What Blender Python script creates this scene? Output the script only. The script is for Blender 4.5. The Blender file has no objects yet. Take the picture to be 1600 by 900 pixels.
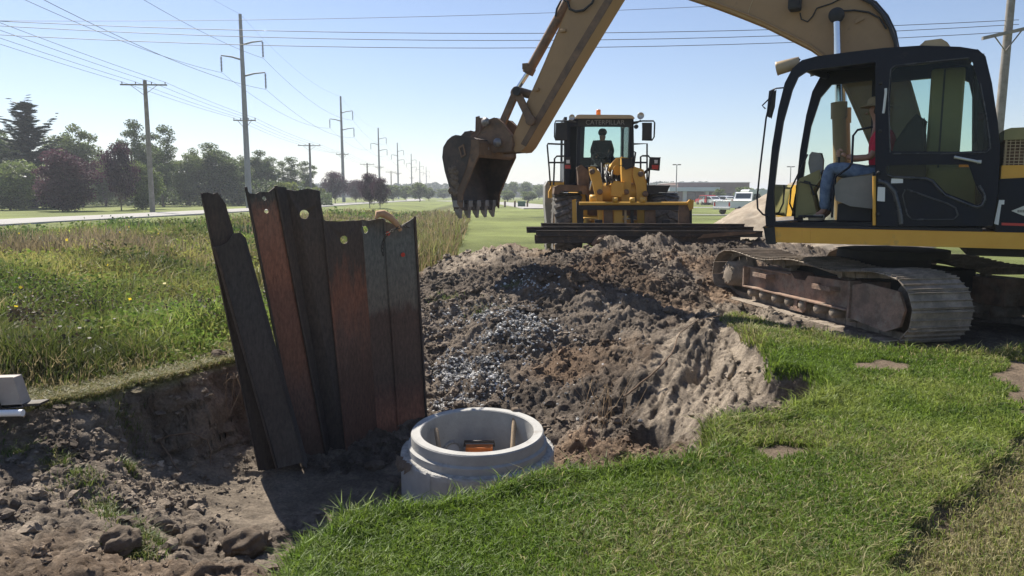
import bpy, math, random
import numpy as np
from mathutils import Vector, Matrix, geometry
random.seed(7); R=np.random.default_rng(11)
rad=math.radians
SC=bpy.context.scene; COL=SC.collection
# ---------------------------------------------------------------- camera
FPX=1156.0; PITCH=rad(7.15); CZ=1.7
cd=bpy.data.cameras.new('camera'); cam=bpy.data.objects.new('camera',cd); COL.objects.link(cam)
cam.location=(0,0,CZ); cam.rotation_euler=(rad(90)-PITCH,0,0)
cd.sensor_width=36; cd.lens=36*FPX/1600; cd.clip_end=6000; cd.clip_start=.05
SC.camera=cam
# ---------------------------------------------------------------- sky, sun, exposure
SUN_EL=rad(50); SUN_AZ=rad(-37)
W=bpy.data.worlds.new('World'); SC.world=W; W.use_nodes=True
nt=W.node_tree; bg=nt.nodes['Background']; sk=nt.nodes.new('ShaderNodeTexSky')
sk.sky_type='NISHITA'; sk.sun_disc=False; sk.sun_elevation=SUN_EL; sk.sun_rotation=SUN_AZ
sk.air_density=1.0; sk.dust_density=.4; sk.ozone_density=2.5; sk.altitude=300
tn=nt.nodes.new('ShaderNodeMix'); tn.data_type='RGBA'; tn.blend_type='MULTIPLY'; tn.inputs[0].default_value=1; tn.inputs[7].default_value=(1.05,.975,1.0,1)
nt.links.new(sk.outputs[0],tn.inputs[6]); nt.links.new(tn.outputs[2],bg.inputs[0]); bg.inputs[1].default_value=.068
sd_=bpy.data.lights.new('sun','SUN'); sun=bpy.data.objects.new('sun',sd_); COL.objects.link(sun)
sd_.energy=4.9; sd_.angle=rad(.53); sd_.color=(1,.93,.82)
sv=Vector((math.sin(SUN_AZ)*math.cos(SUN_EL),math.cos(SUN_AZ)*math.cos(SUN_EL),math.sin(SUN_EL)))
sun.rotation_euler=sv.to_track_quat('Z','Y').to_euler(); sun.location=(-20,40,50)
vs=SC.view_settings; vs.view_transform='Standard'; vs.look='None'; vs.exposure=0.93; vs.gamma=1; vs.use_curve_mapping=False
SC.render.engine='CYCLES'
# ---------------------------------------------------------------- pixel -> world helpers (used only to measure the place)
cp,sp=math.cos(PITCH),math.sin(PITCH)
def ray(px,py):
    u=(px-800)/FPX; v=(450-py)/FPX
    return np.array([u,cp+v*sp,v*cp-sp])
def onz(px,py,z=0.):
    r=ray(px,py); return r*((z-CZ)/r[2])+np.array([0,0,CZ])
def ony(px,py,y):
    r=ray(px,py); return r*(y/r[1])+np.array([0,0,CZ])
class Frame:
    def __init__(s,O,ang):      # ang: heading of local x axis; n = local +y
        s.O=np.array(O,float); s.a=ang
        s.X=np.array([math.cos(ang),math.sin(ang),0]); s.N=np.array([-math.sin(ang),math.cos(ang),0])
    def P(s,x,c,z): return s.O+s.X*x+s.N*c+np.array([0,0,z])
    def px(s,px,py,c):
        o=s.O+s.N*c-np.array([0,0,CZ]); r=ray(px,py)
        return r*(np.dot(o,s.N)/np.dot(r,s.N))+np.array([0,0,CZ])
    def loc(s,w):
        d=np.array(w)-s.O; return np.array([d@s.X,d@s.N,d[2]])
    def pl(s,px,py,c): return s.loc(s.px(px,py,c))
# ---------------------------------------------------------------- mesh builder
class MB:
    def __init__(s): s.v=[]; s.f=[]; s.m=[]; s.sm=[]
    def add(s,vs,fs,m=0,smooth=False):
        o=len(s.v); s.v+= [tuple(map(float,p)) for p in vs]
        for f in fs: s.f.append([i+o for i in f]); s.m.append(m); s.sm.append(smooth)
        return s
    def box(s,c,sz,X=(1,0,0),Y=(0,1,0),Z=(0,0,1),m=0):
        c=np.array(c,float);X=np.array(X,float)*sz[0]/2;Y=np.array(Y,float)*sz[1]/2;Z=np.array(Z,float)*sz[2]/2
        v=[c+a*X+b*Y+d*Z for d in(-1,1) for b in(-1,1) for a in(-1,1)]
        s.add(v,[(0,2,3,1),(4,5,7,6),(0,1,5,4),(2,6,7,3),(0,4,6,2),(1,3,7,5)],m); return s
    def fb(s,fr,x0,x1,c0,c1,z0,z1,m=0):
        return s.box(fr.P((x0+x1)/2,(c0+c1)/2,(z0+z1)/2),(abs(x1-x0),abs(c1-c0),abs(z1-z0)),fr.X,fr.N,(0,0,1),m)
    def plate(s,loop,t,holes=(),m=0):
        t=np.array(t,float); loops=[[np.array(p,float) for p in L] for L in [loop]+list(holes)]
        fl=[p for L in loops for p in L]; n=len(fl)
        tri=geometry.tessellate_polygon([[Vector(p) for p in L] for L in loops])
        fs=[tuple(a) for a in tri]+[tuple(i+n for i in reversed(a)) for a in tri]
        o=0
        for L in loops:
            k=len(L)
            for i in range(k): j=(i+1)%k; fs.append((o+i,o+j,n+o+j,n+o+i))
            o+=k
        s.add(fl+[p+t for p in fl],fs,m); return s
    def tube(s,pts,r,n=8,m=0,caps=True):
        pts=[np.array(p,float) for p in pts]; K=len(pts); rr=r if hasattr(r,'__len__') else [r]*K
        ref=None; v=[]
        for i,p in enumerate(pts):
            d=pts[min(i+1,K-1)]-pts[max(i-1,0)]; d/=np.linalg.norm(d)+1e-9
            if ref is None: ref=np.array([0,0,1.]) if abs(d[2])<.9 else np.array([1.,0,0])
            a=ref-d*(ref@d); a/=np.linalg.norm(a)+1e-9; b=np.cross(d,a); ref=a
            for k in range(n):
                t=2*math.pi*k/n; v.append(p+rr[i]*(a*math.cos(t)+b*math.sin(t)))
        f=[(i*n+k,i*n+(k+1)%n,(i+1)*n+(k+1)%n,(i+1)*n+k) for i in range(K-1) for k in range(n)]
        s.add(v,f,m,True)
        if caps: s.add(v[:n],[tuple(range(n))[::-1]],m); s.add(v[-n:],[tuple(range(n))],m)
        return s
    def lathe(s,prof,O,A,n=40,m=0,smooth=True,closed=False):
        O=np.array(O,float);A=np.array(A,float);A/=np.linalg.norm(A)
        ref=np.array([0,0,1.]) if abs(A[2])<.9 else np.array([1.,0,0])
        a=ref-A*(ref@A);a/=np.linalg.norm(a);b=np.cross(A,a);v=[]
        for (r,h) in prof:
            for k in range(n):
                t=2*math.pi*k/n; v.append(O+A*h+r*(a*math.cos(t)+b*math.sin(t)))
        K=len(prof); rng=range(K if closed else K-1)
        s.add(v,[(i*n+k,i*n+(k+1)%n,((i+1)%K)*n+(k+1)%n,((i+1)%K)*n+k) for i in rng for k in range(n)],m,smooth); return s
    def cyl(s,O,A,r,h,n=24,m=0):
        O=np.array(O,float);A=np.array(A,float);A/=np.linalg.norm(A)
        return s.tube([O,O+A*h],r,n,m)
    def build(s,name,mats,parent=None,fr=None,bevel=0,seg=2,auto=True):
        me=bpy.data.meshes.new(name); v=np.array(s.v,float).reshape(-1,3)
        if fr is not None:
            d=v-fr.O; v=np.stack([d@fr.X,d@fr.N,d[:,2]],1)
        me.from_pydata(v.tolist(),[],s.f); me.validate()
        for m in (mats if isinstance(mats,(list,tuple)) else [mats]): me.materials.append(m)
        if len(me.polygons)==len(s.f):
            me.polygons.foreach_set('material_index',s.m); me.polygons.foreach_set('use_smooth',s.sm)
        o=bpy.data.objects.new(name,me); COL.objects.link(o)
        if parent is not None: o.parent=parent
        if bevel:
            b=o.modifiers.new('bevel','BEVEL'); b.width=bevel; b.segments=seg; b.limit_method='ANGLE'; b.angle_limit=rad(35); b.harden_normals=False
        return o
def tag(o,label=None,cat=None,group=None,kind=None):
    if label: o['label']=label
    if cat: o['category']=cat
    if group: o['group']=group
    if kind: o['kind']=kind
    return o
def root(name,fr,label,cat,group=None):
    o=bpy.data.objects.new(name,None); COL.objects.link(o); o.empty_display_size=.2
    o.location=tuple(fr.O); o.rotation_euler=(0,0,fr.a); return tag(o,label,cat,group)
def copy_tree(o,parent=None):
    c=o.copy(); COL.objects.link(c)
    if parent is not None: c.parent=parent
    for ch in list(o.children): copy_tree(ch,c)
    return c
def rawmesh(name,V,quads=None,tris=None,mat=None,cols=None,smooth=False):
    """fast mesh from numpy arrays; cols: (n,3) per-vertex colour attribute"""
    me=bpy.data.meshes.new(name); me.vertices.add(len(V)); me.vertices.foreach_set('co',np.ascontiguousarray(V,dtype=np.float32).ravel())
    li=[];ls=[];o=0
    parts=[]
    if quads is not None and len(quads): parts.append((np.asarray(quads),4))
    if tris is not None and len(tris): parts.append((np.asarray(tris),3))
    for a,k in parts:
        li.append(a.ravel()); ls.append(o+np.arange(len(a))*k); o+=a.size
    li=np.concatenate(li).astype(np.int32); ls=np.concatenate(ls).astype(np.int32)
    me.loops.add(len(li)); me.loops.foreach_set('vertex_index',li)
    me.polygons.add(len(ls)); me.polygons.foreach_set('loop_start',ls)
    try:
        lt=np.concatenate([np.full(len(a),k) for a,k in parts]).astype(np.int32); me.polygons.foreach_set('loop_total',lt)
    except Exception: pass
    me.polygons.foreach_set('use_smooth',np.full(len(ls),smooth))
    if cols is not None:
        ca=me.color_attributes.new('col','FLOAT_COLOR','POINT'); c4=np.ones((len(V),4),np.float32); c4[:,:3]=cols; ca.data.foreach_set('color',c4.ravel())
    if mat: me.materials.append(mat)
    me.update(calc_edges=True)
    ob=bpy.data.objects.new(name,me); COL.objects.link(ob); return ob
# ---------------------------------------------------------------- materials
def newmat(name):
    m=bpy.data.materials.new(name); m.use_nodes=True; return m,m.node_tree,m.node_tree.nodes['Principled BSDF']
def N(nt,t,**k):
    n=nt.nodes.new(t)
    for a,b in k.items(): setattr(n,a,b)
    return n
def noise(nt,scale,detail=4,rough=.6,obj=True):
    tc=N(nt,'ShaderNodeTexCoord') ; n=N(nt,'ShaderNodeTexNoise'); n.inputs['Scale'].default_value=scale; n.inputs['Detail'].default_value=detail; n.inputs['Roughness'].default_value=rough
    nt.links.new(tc.outputs['Object'],n.inputs['Vector']); return n
def ramp(nt,src,stops,interp='LINEAR'):
    r=N(nt,'ShaderNodeValToRGB'); r.color_ramp.interpolation=interp
    e=r.color_ramp.elements
    while len(e)<len(stops): e.new(.5)
    for i,(p,c) in enumerate(stops): e[i].position=p; e[i].color=(*c,1) if len(c)==3 else c
    nt.links.new(src,r.inputs[0]); return r
def mat(name,c1,c2=None,rough=.5,metal=0,scale=3,lo=.4,hi=.65,bump=0,bscale=40,spec=.5,c3=None,s3=.8,lo3=.55,hi3=.65,rough2=None):
    m,nt,b=newmat(name); L=nt.links.new
    b.inputs['Roughness'].default_value=rough; b.inputs['Metallic'].default_value=metal; b.inputs['Specular IOR Level'].default_value=spec
    if c2 is None: b.inputs['Base Color'].default_value=(*c1,1)
    else:
        n=noise(nt,scale,7,.65); r=ramp(nt,n.outputs[0],[(lo,c1),(hi,c2)]); out=r.outputs[0]
        if c3 is not None:
            n3=noise(nt,s3,9,.75); mk=ramp(nt,n3.outputs[0],[(lo3,(0,0,0)),(hi3,(1,1,1))]); mx=N(nt,'ShaderNodeMix',data_type='RGBA')
            L(mk.outputs[0],mx.inputs[0]); L(out,mx.inputs[6]); mx.inputs[7].default_value=(*c3,1); out=mx.outputs[2]
        L(out,b.inputs['Base Color'])
        rr=ramp(nt,n.outputs[0],[(lo,(rough,)*3),(hi,((rough2 or min(1,rough+.15)),)*3)]); L(rr.outputs[0],b.inputs['Roughness'])
    if bump:
        nb=noise(nt,bscale,6,.7); bp=N(nt,'ShaderNodeBump'); bp.inputs['Strength'].default_value=bump; bp.inputs['Distance'].default_value=.02
        L(nb.outputs[0],bp.inputs['Height']); L(bp.outputs[0],b.inputs['Normal'])
    return m
def attrmat(name,rough=.9,trans=0,var=.25,scale=60,bump=0,bdist=.02,bscale=30,spec=.3,fine=None):
    m,nt,b=newmat(name); L=nt.links.new
    a=N(nt,'ShaderNodeAttribute'); a.attribute_name='col'
    n=noise(nt,scale,6,.7); r=ramp(nt,n.outputs[0],[(.3,(1-var,)*3),(.7,(1+var,)*3)])
    mx=N(nt,'ShaderNodeMix',data_type='RGBA',blend_type='MULTIPLY'); mx.inputs[0].default_value=1
    L(a.outputs['Color'],mx.inputs[6]); L(r.outputs[0],mx.inputs[7]); out=mx.outputs[2]
    L(out,b.inputs['Base Color']); b.inputs['Roughness'].default_value=rough; b.inputs['Specular IOR Level'].default_value=spec
    if bump:
        nb=noise(nt,bscale,9,.75); bp=N(nt,'ShaderNodeBump'); bp.inputs['Strength'].default_value=bump; bp.inputs['Distance'].default_value=bdist
        L(nb.outputs[0],bp.inputs['Height']); L(bp.outputs[0],b.inputs['Normal'])
    if trans:
        t=N(nt,'ShaderNodeBsdfTranslucent'); L(out,t.inputs[0]); ms=N(nt,'ShaderNodeMixShader'); ms.inputs[0].default_value=trans
        L(b.outputs[0],ms.inputs[1]); L(t.outputs[0],ms.inputs[2]); L(ms.outputs[0],nt.nodes['Material Output'].inputs[0])
    return m
def glass(name,tint=(.75,.9,.85),refl=.12):
    m,nt,b=newmat(name); nt.nodes.remove(b); L=nt.links.new
    t=N(nt,'ShaderNodeBsdfTransparent'); t.inputs[0].default_value=(*tint,1); g=N(nt,'ShaderNodeBsdfGlossy'); g.inputs['Roughness'].default_value=.03
    fz=N(nt,'ShaderNodeFresnel'); fz.inputs[0].default_value=1.22; ms=N(nt,'ShaderNodeMixShader')
    L(fz.outputs[0],ms.inputs[0]); L(t.outputs[0],ms.inputs[1]); L(g.outputs[0],ms.inputs[2]); L(ms.outputs[0],nt.nodes['Material Output'].inputs[0]); return m
def stopmat(name,stops,z0,z1,rough=.75,metal=.2,amp=.35,streak=True):
    """steel whose own colour changes along its length (world height), broken up by rust noise"""
    m,nt,b=newmat(name); L=nt.links.new
    g=N(nt,'ShaderNodeNewGeometry'); sx=N(nt,'ShaderNodeSeparateXYZ'); L(g.outputs['Position'],sx.inputs[0])
    mr=N(nt,'ShaderNodeMapRange'); mr.inputs[1].default_value=z0; mr.inputs[2].default_value=z1; L(sx.outputs[2],mr.inputs[0])
    mp=N(nt,'ShaderNodeMapping'); mp.inputs['Scale'].default_value=(3.5,3.5,1.1) if streak else (2,2,2); L(g.outputs['Position'],mp.inputs[0])
    n=N(nt,'ShaderNodeTexNoise'); n.inputs['Scale'].default_value=2.2; n.inputs['Detail'].default_value=9; n.inputs['Roughness'].default_value=.72; L(mp.outputs[0],n.inputs[0])
    a=N(nt,'ShaderNodeMath',operation='MULTIPLY_ADD'); a.inputs[1].default_value=amp; L(n.outputs[0],a.inputs[0]); 
    a2=N(nt,'ShaderNodeMath',operation='SUBTRACT'); a2.inputs[1].default_value=amp*.5; L(mr.outputs[0],a2.inputs[0]); L(a2.outputs[0],a.inputs[2])
    r=ramp(nt,a.outputs[0],stops)
    n2=N(nt,'ShaderNodeTexNoise'); n2.inputs['Scale'].default_value=14; n2.inputs['Detail'].default_value=8; n2.inputs['Roughness'].default_value=.75; L(mp.outputs[0],n2.inputs[0])
    r2=ramp(nt,n2.outputs[0],[(.3,(.5,.5,.52)),(.68,(1.35,1.3,1.25))]); mx=N(nt,'ShaderNodeMix',data_type='RGBA',blend_type='MULTIPLY'); mx.inputs[0].default_value=1
    L(r.outputs[0],mx.inputs[6]); L(r2.outputs[0],mx.inputs[7]); L(mx.outputs[2],b.inputs['Base Color'])
    b.inputs['Roughness'].default_value=rough; b.inputs['Metallic'].default_value=metal
    bp=N(nt,'ShaderNodeBump'); bp.inputs['Strength'].default_value=.35; bp.inputs['Distance'].default_value=.004; L(n2.outputs[0],bp.inputs['Height']); L(bp.outputs[0],b.inputs['Normal'])
    return m
# ---------------------------------------------------------------- numpy noise
def vnoise(x,y,seed=0):
    xi=np.floor(x).astype(np.int64); yi=np.floor(y).astype(np.int64); fx=x-xi; fy=y-yi
    def h(a,b):
        k=(a*374761393+b*668265263+seed*982451653)&0xffffffff; k=((k^(k>>13))*1274126177)&0xffffffff; return ((k^(k>>16))&0xffff)/65535.
    fx=fx*fx*fx*(fx*(fx*6-15)+10); fy=fy*fy*fy*(fy*(fy*6-15)+10)
    a=h(xi,yi);b=h(xi+1,yi);c=h(xi,yi+1);d=h(xi+1,yi+1)
    return (a*(1-fx)+b*fx)*(1-fy)+(c*(1-fx)+d*fx)*fy
def fbm(x,y,sc,oc=4,seed=0,g=.5):
    t=0;a=1;s=0
    for i in range(oc):
        c_,s_=math.cos(i*1.3+.4),math.sin(i*1.3+.4)
        t=t+a*(vnoise((x*c_-y*s_)*sc+17.3*i,(x*s_+y*c_)*sc-9.1*i,seed+i)-.5); s+=a; a*=g; sc*=2.03
    return t/s*2
def sstep(a,b,x): t=np.clip((x-a)/(b-a),0,1); return t*t*(3-2*t)
def sdpoly(x,y,poly):
    """signed distance, positive inside"""
    d=np.full(x.shape,1e9); ins=np.zeros(x.shape,bool); n=len(poly)
    for i in range(n):
        x0,y0=poly[i][:2];x1,y1=poly[(i+1)%n][:2]; ex,ey=x1-x0,y1-y0
        t=np.clip(((x-x0)*ex+(y-y0)*ey)/(ex*ex+ey*ey+1e-12),0,1)
        d=np.minimum(d,(x-x0-t*ex)**2+(y-y0-t*ey)**2)
        c=((y0>y)!=(y1>y))&(x<ex*(y-y0)/(ey if ey else 1e-12)+x0); ins^=c
    d=np.sqrt(d); return np.where(ins,d,-d)
def zp(*pts,z=0.): return [tuple(onz(a,b,z)[:2]) for a,b in pts]
# ================================================================ TERRAIN
PIT=[(-9,.6),(-.75,.6)]+zp((437,905),(450,868),(500,832),(560,803),(640,786),(690,776),(760,757),(860,735),(930,728),(1060,716),(1112,697),(1098,667),(1140,650),(1200,645),(1306,607),z=.075)+zp((1268,585),(1210,578),(1196,548),(1165,522),(1132,500),(1150,490),(1300,534),(1400,554),(1545,562))+[(8.2,9.3),(9.5,13),(9,18),(2.5,19.5),(-.6,17.2),(-1.9,15.4),(-2.15,12),(-2.1,9.4)]+zp((380,560),(300,585),(230,602),(130,626),(50,634),(-150,655))
CT=[ # px,py,z : measured heights inside the dug-over area
(350,760,-.85),(450,735,-.86),(420,800,-.86),(300,725,-.72),(520,720,-.87),(600,690,-.86),(600,760,-.9),(560,790,-.9),(1240,615,-.28),
(380,650,-.58),(290,690,-.6),(200,690,-.44),(100,690,-.32),(30,690,-.28),(60,770,-.38),(150,760,-.42),(120,725,-.32),(50,860,-.32),(200,830,-.5),(230,880,-.5),(350,870,-.62),(410,850,-.7),(300,850,-.68),(100,900,-.25),(0,750,-.35),(250,800,-.66),(230,740,-.58),(300,800,-.74),(270,760,-.68),(330,910,-.5),
(700,655,-.8),(880,722,-.8),(950,690,-.76),(1020,695,-.68),(1040,668,-.6),(1000,664,-.64),(985,650,-.62),(1048,640,-.53),(900,645,-.72),(850,600,-.55),(750,600,-.6),(690,620,-.75),(680,560,-.5),(750,520,-.2),(820,480,.06),(700,480,.0),(680,430,.28),(760,440,.25),(850,425,.42),(950,440,.33),(1040,440,.3),(1060,500,-.02),(950,520,-.12),(1000,580,-.3),(960,600,-.45),(1035,560,-.2),(1030,530,-.1),(900,560,-.38),(1000,630,-.54),(1045,610,-.42),(1100,600,-.5),(1150,560,-.18),(1100,540,-.15),(1080,520,-.05),(1180,615,-.3),(1085,660,-.5),(1130,640,-.3),
(850,395,.5),(790,385,.55),(720,398,.42),(950,381,.78),(1040,377,.8),(1100,380,.72),(1180,383,.72),(1240,385,.6),(890,402,.45)]
CW=[(-1.1,17,0),(1,17.5,.0),(4,17.5,.15),(7,17.5,.1),(9,13,0),(8,9.3,0),(5.2,10.5,0),(4.2,8.6,0),(3.8,10.3,.0),(3.4,12.3,.02),(6,12.7,.0),(6.4,8.4,0),(6.5,10.5,0),(4.9,12.8,0.05),
    (-2.2,13,0),(-2.1,15,.05),(-2.2,10.5,0),(-2.3,8.6,-.5),(-1.6,9.3,-.4),(-3.5,1.5,-.1),(-7,3,-.1),(-6,5,-.2),(-1,1.5,-.4),(-8,1,0)]
cpts=np.array([onz(*c) for c in CT]+[np.array(c,float) for c in CW])
def rbf_fit(P):
    d=np.linalg.norm(P[:,None,:2]-P[None,:,:2],axis=2); A=-d-np.eye(len(P))*.02*-1; n=len(P)
    M=np.zeros((n+3,n+3)); M[:n,:n]=np.sqrt(d*d+.02)*-1; M[:n,:n]-=0
    M[:n,n]=1;M[:n,n+1:]=P[:,:2];M[n,:n]=1;M[n+1:,:n]=P[:,:2].T
    return np.linalg.solve(M,np.concatenate([P[:,2],[0,0,0]]))
RW=rbf_fit(cpts)
def rbf(x,y):
    z=RW[-3]+RW[-2]*x+RW[-1]*y
    for (a,b,_),w in zip(cpts,RW): z=z-w*np.sqrt((x-a)**2+(y-b)**2+.02)
    return z
DEAD=zp((1380,905),(1400,860),(1445,805),(1500,770),(1560,735),(1602,690),(1700,640),(1800,700),(1800,910))+[(3.0,1.5),(2.0,1.5)]
BARE=[zp((1158,703),(1225,700),(1288,712),(1270,724),(1190,720)),zp((1322,570),(1380,567),(1440,576),(1420,585),(1340,580)),zp((1545,590),(1600,560),(1700,560),(1700,640),(1600,690),(1585,640)),zp((1445,790),(1490,775),(1540,790),(1480,812))]
LAWN_LEFT=lambda x,y: x>-.8
WEED=[(-60,4),(-60,12)]+[(-24,22),(-19,31),(-16,42),(-14.5,56),(-13.5,75),(-12.5,100),(-11,160),(-8.5,160),(-8,100),(-6.3,60),(-4.4,40),(-3.3,28),(-2.2,18),(-2,12),(-2.1,9)]+zp((380,552),(300,574),(230,588),(130,607),(50,612),(-150,630))
def ditch(x,y): return -.5*np.exp(-((x+6+.068*(y-13.8))/2.6)**2)*sstep(7.5,11,y)*(1-sstep(120,200,y))
FLOOR=zp((0,0)) if 0 else [tuple(onz(a,b,-.82)[:2]) for a,b in ((255,720),(330,690),(440,718),(560,720),(640,700),(640,765),(560,790),(450,820),(420,850),(340,830),(290,790),(240,760))]
def terrain(x,y):
    """-> z, colour(n,3), masks"""
    x=np.asarray(x,float); y=np.asarray(y,float)
    wob=fbm(x,y,2.2,4,5)*.10+fbm(x,y,9,2,9)*.03
    sd=sdpoly(x,y,PIT)+wob
    near=(np.abs(x)<14)&(y<24)
    base=ditch(x,y)+fbm(x,y,.5,3,3)*.05*sstep(3,9,np.abs(x-2)+y*.4)
    lawn_side=(x>-.9)&(y<9.5)
    base=base+np.where(lawn_side,.02+fbm(x,y,1.5,2,8)*.02,0)
    dd=sdpoly(x,y,DEAD)+fbm(x,y,3,3,31)*.15; base=base-.06*sstep(-.03,.12,dd)
    z=base; dirt=sstep(-.02,.03,sd)
    r=np.zeros_like(x); sel=near&(sd>-.2); r[sel]=rbf(x[sel],y[sel])
    fl=sdpoly(x,y,FLOOR)+fbm(x,y,3,2,77)*.1; flm=sstep(0,.25,fl)
    r=r+flm*.04*fbm(x,y,.8,2,4)
    rough=sstep(0,.25,sd)*(1-.9*flm)
    # lumpy soil: billowed noise
    b1=np.abs(fbm(x,y,1.6,4,40)); b2=np.abs(fbm(x,y,6.5,4,50)); b3=fbm(x,y,22,3,60,.6)
    lum=(.26*(b1-.22)+.085*(b2-.2)+.045*b3)*(.78+.3*sstep(-1.6,-.6,x)+.3*sstep(6.5,9,y)).clip(0,1.05)
    under=sdpoly(x,y,[tuple(p) for p in [(3.3,13.4),(6.9,13.4),(7.6,8.2),(4.1,7.9)]]); lum=lum*(1-.85*sstep(-.3,.3,under))
    # slanting scrapes of the bucket on the right-hand slope
    SL=sdpoly(x,y,[tuple(onz(a,b,-.35)[:2]) for a,b in ((1020,560),(1110,498),(1170,530),(1215,575),(1290,606),(1150,660),(1075,705),(1040,650),(985,615))]); slm=sstep(0,.3,SL)
    st=fbm((x*.9-y*.42)*1.0,(x*.42+y*.9)*.16,5.5,5,91,.6); lum=lum*(1-.86*slm)+slm*(.20*st+.018*b3)
    hc=onz(1022,683,-.66); r=r-.6*np.exp(-((((x-hc[0])/.20)**2+((y-hc[1])/.26)**2)**2.0))
    r=r+rough*lum+flm*(.012*fbm(x*.4,y*3.,6,4,12)-.03*sstep(.45,.55,vnoise(x*.7+3,(y+.12*x)*5.5,3))*sstep(.4,.6,vnoise(x*2.1,y*2.2,8)))
    lf=sstep(-1.6,-2.2,x)*(y>4.5)*(y<9)
    w=sstep(-.03,.07+.05*vnoise(x*3,y*3,6)+lf*(.26+.45*fbm(x,y,1.3,3,66)),sd)
    z=base*(1-w)+r*w
    # ------- colour
    n1=fbm(x,y,1.3,5,70)[:,None]; n2=fbm(x,y,7,4,71)[:,None]; n3=fbm(x,y,30,2,72)[:,None]
    dk=np.array([.085,.069,.056]); md=np.array([.225,.185,.148]); sn=np.array([.30,.25,.195]); gr=np.array([.12,.105,.09])
    t=np.clip(.42+n1*.75+n2*.5+n3*.2,0,1); soil=dk*(1-t)+md*t; wm=np.clip(fbm(x,y,.8,3,171)[:,None]*1.6,0,.6); soil=soil*(1-wm)+soil*np.array([1.25,1.0,.78])*wm
    def blob(px,py,z0,rx,ry):
        c=onz(px,py,z0); return np.exp(-(((x-c[0])/rx)**2+((y-c[1])/ry)**2))[:,None]
    sand=np.clip(blob(765,388,.6,1.0,1.5)+blob(1130,560,-.25,.5,.5)*.6+.95*slm[:,None]+.7*blob(1000,560,-.3,.35,.6)+blob(1230,380,.6,1.5,1.2)+blob(1320,380,.5,1.5,1.2)+.8*blob(1200,510,0,.6,1.2)+.6*blob(1300,540,0,.6,.8)+.75*blob(700,430,.2,.4,1.1)+.7*flm[:,None]*(1)+.55*blob(150,650,-.2,1.5,.5)+.5*blob(100,830,-.4,1.6,1.1)+.4*blob(250,730,-.8,.8,.8),0,1)
    sand=np.clip(sand*(.85+1.0*n2+.5*n1),0,1); soil=soil*(1-sand)+(sn*(.62+.5*np.clip(.5+n2,0,1)))*sand
    flc=np.array([.20,.165,.128]); soil=soil*(1-flm[:,None]*.8)+flc*(1+.3*n2)*flm[:,None]*.8
    red=np.clip(blob(870,600,-.55,.5,.8)*1.2+blob(930,560,-.3,.5,.5),0,1)*np.clip(.5+n1*2,0,1); soil=soil*(1-.6*red)+np.array([.13,.085,.055])*.6*red
    pat=fbm(x,y,.9,4,80)[:,None]
    lawnc=np.array([.042,.068,.014])*(1+.35*pat); mown=np.array([.150,.175,.055])*(1+.45*fbm(x,y,.10,5,81)[:,None]+.35*fbm(x,y,.55,4,82)[:,None]+.12*pat); weedc=np.array([.085,.088,.03])*(1+.5*n1)
    wd=sstep(-1.5,1.5,sdpoly(x,y,WEED)+fbm(x,y,.25,3,83)*2)[:,None]
    veg=mown*(1-wd)+weedc*wd
    ls=(sstep(-1.1,-.7,x)*(1-sstep(11,14,y)))[:,None]; veg=veg*(1-ls)+lawnc*ls
    dc=np.array([.16,.13,.085])*(1+.4*n2); dm=sstep(-.1,.1,dd)[:,None]; veg=veg*(1-dm)+dc*dm
    bare=np.zeros_like(x)
    for B in BARE: bare=np.maximum(bare,sstep(-.05,.06,sdpoly(x,y,B)+fbm(x,y,5,4,33)*.22))
    veg=veg*(1-bare[:,None])+np.array([.17,.13,.095])*(1+.3*n2)*bare[:,None]
    # dry bank lip on the left of the pit
    lip=(sstep(.75,.1,np.abs(sd+.25))*(x<-1.2))[:,None]; veg=veg*(1-.7*lip)+np.array([.19,.165,.085])*(1+.3*n2)*.7*lip
    d=dirt[:,None]; col=veg*(1-d)+soil*d
    return z,np.clip(col,.004,.9),dict(sd=sd,dead=dd,bare=bare,weed=wd[:,0],flm=flm)
def axis(lo,hi,step,lim_lo,lim_hi,g=1.13):
    a=list(np.arange(lo,hi,step)); s=step; v=a[-1]
    while v<lim_hi: s*=g; v+=s; a.append(v)
    s=step; v=a[0]; b=[]
    while v>lim_lo: s*=g; v-=s; b.append(v)
    return np.array(b[::-1]+a)
xs=axis(-5.2,6.2,.018,-3000,3000,1.05); ys=axis(2.2,13.0,.018,-60,4000,1.04)
GX,GY=np.meshgrid(xs,ys); gx,gy=GX.ravel(),GY.ravel()
z=np.empty_like(gx); colr=np.empty((len(gx),3))
for s in range(0,len(gx),200000):
    a,b,_=terrain(gx[s:s+200000],gy[s:s+200000]); z[s:s+200000]=a; colr[s:s+200000]=b
# crumble the cut banks sideways so that steep faces are not smooth curtains
nx,ny=len(xs),len(ys)
Z2=z.reshape(ny,nx); gyz,gxz=np.gradient(Z2); stp=np.sqrt((gxz/np.gradient(xs)[None,:])**2+(gyz/np.gradient(ys)[:,None])**2).ravel()
am=sstep(.6,1.6,stp)*(np.abs(gx)<6)*(gy<16)*np.where(gx<-.9,.075,.035)
gx0,gy0=gx.copy(),gy.copy(); gx=gx+am*fbm(gx0*1.2+z*5,gy0*1.2-z*7,1.6,4,201,.62); gy=gy+am*1.3*fbm(gx0*1.5-z*6,gy0*1.1+z*7,1.7,4,211,.62)
ii=(np.arange(ny-1)[:,None]*nx+np.arange(nx-1)[None,:]).ravel()
quads=np.stack([ii,ii+1,ii+1+nx,ii+nx],1)
M_ground=attrmat('soil_and_turf',rough=.95,var=.38,scale=35,bump=1,bdist=.045,bscale=22,spec=.15)
ground=rawmesh('ground',np.stack([gx,gy,z],1),quads=quads,mat=M_ground,cols=colr,smooth=True); tag(ground,kind='structure')
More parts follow.
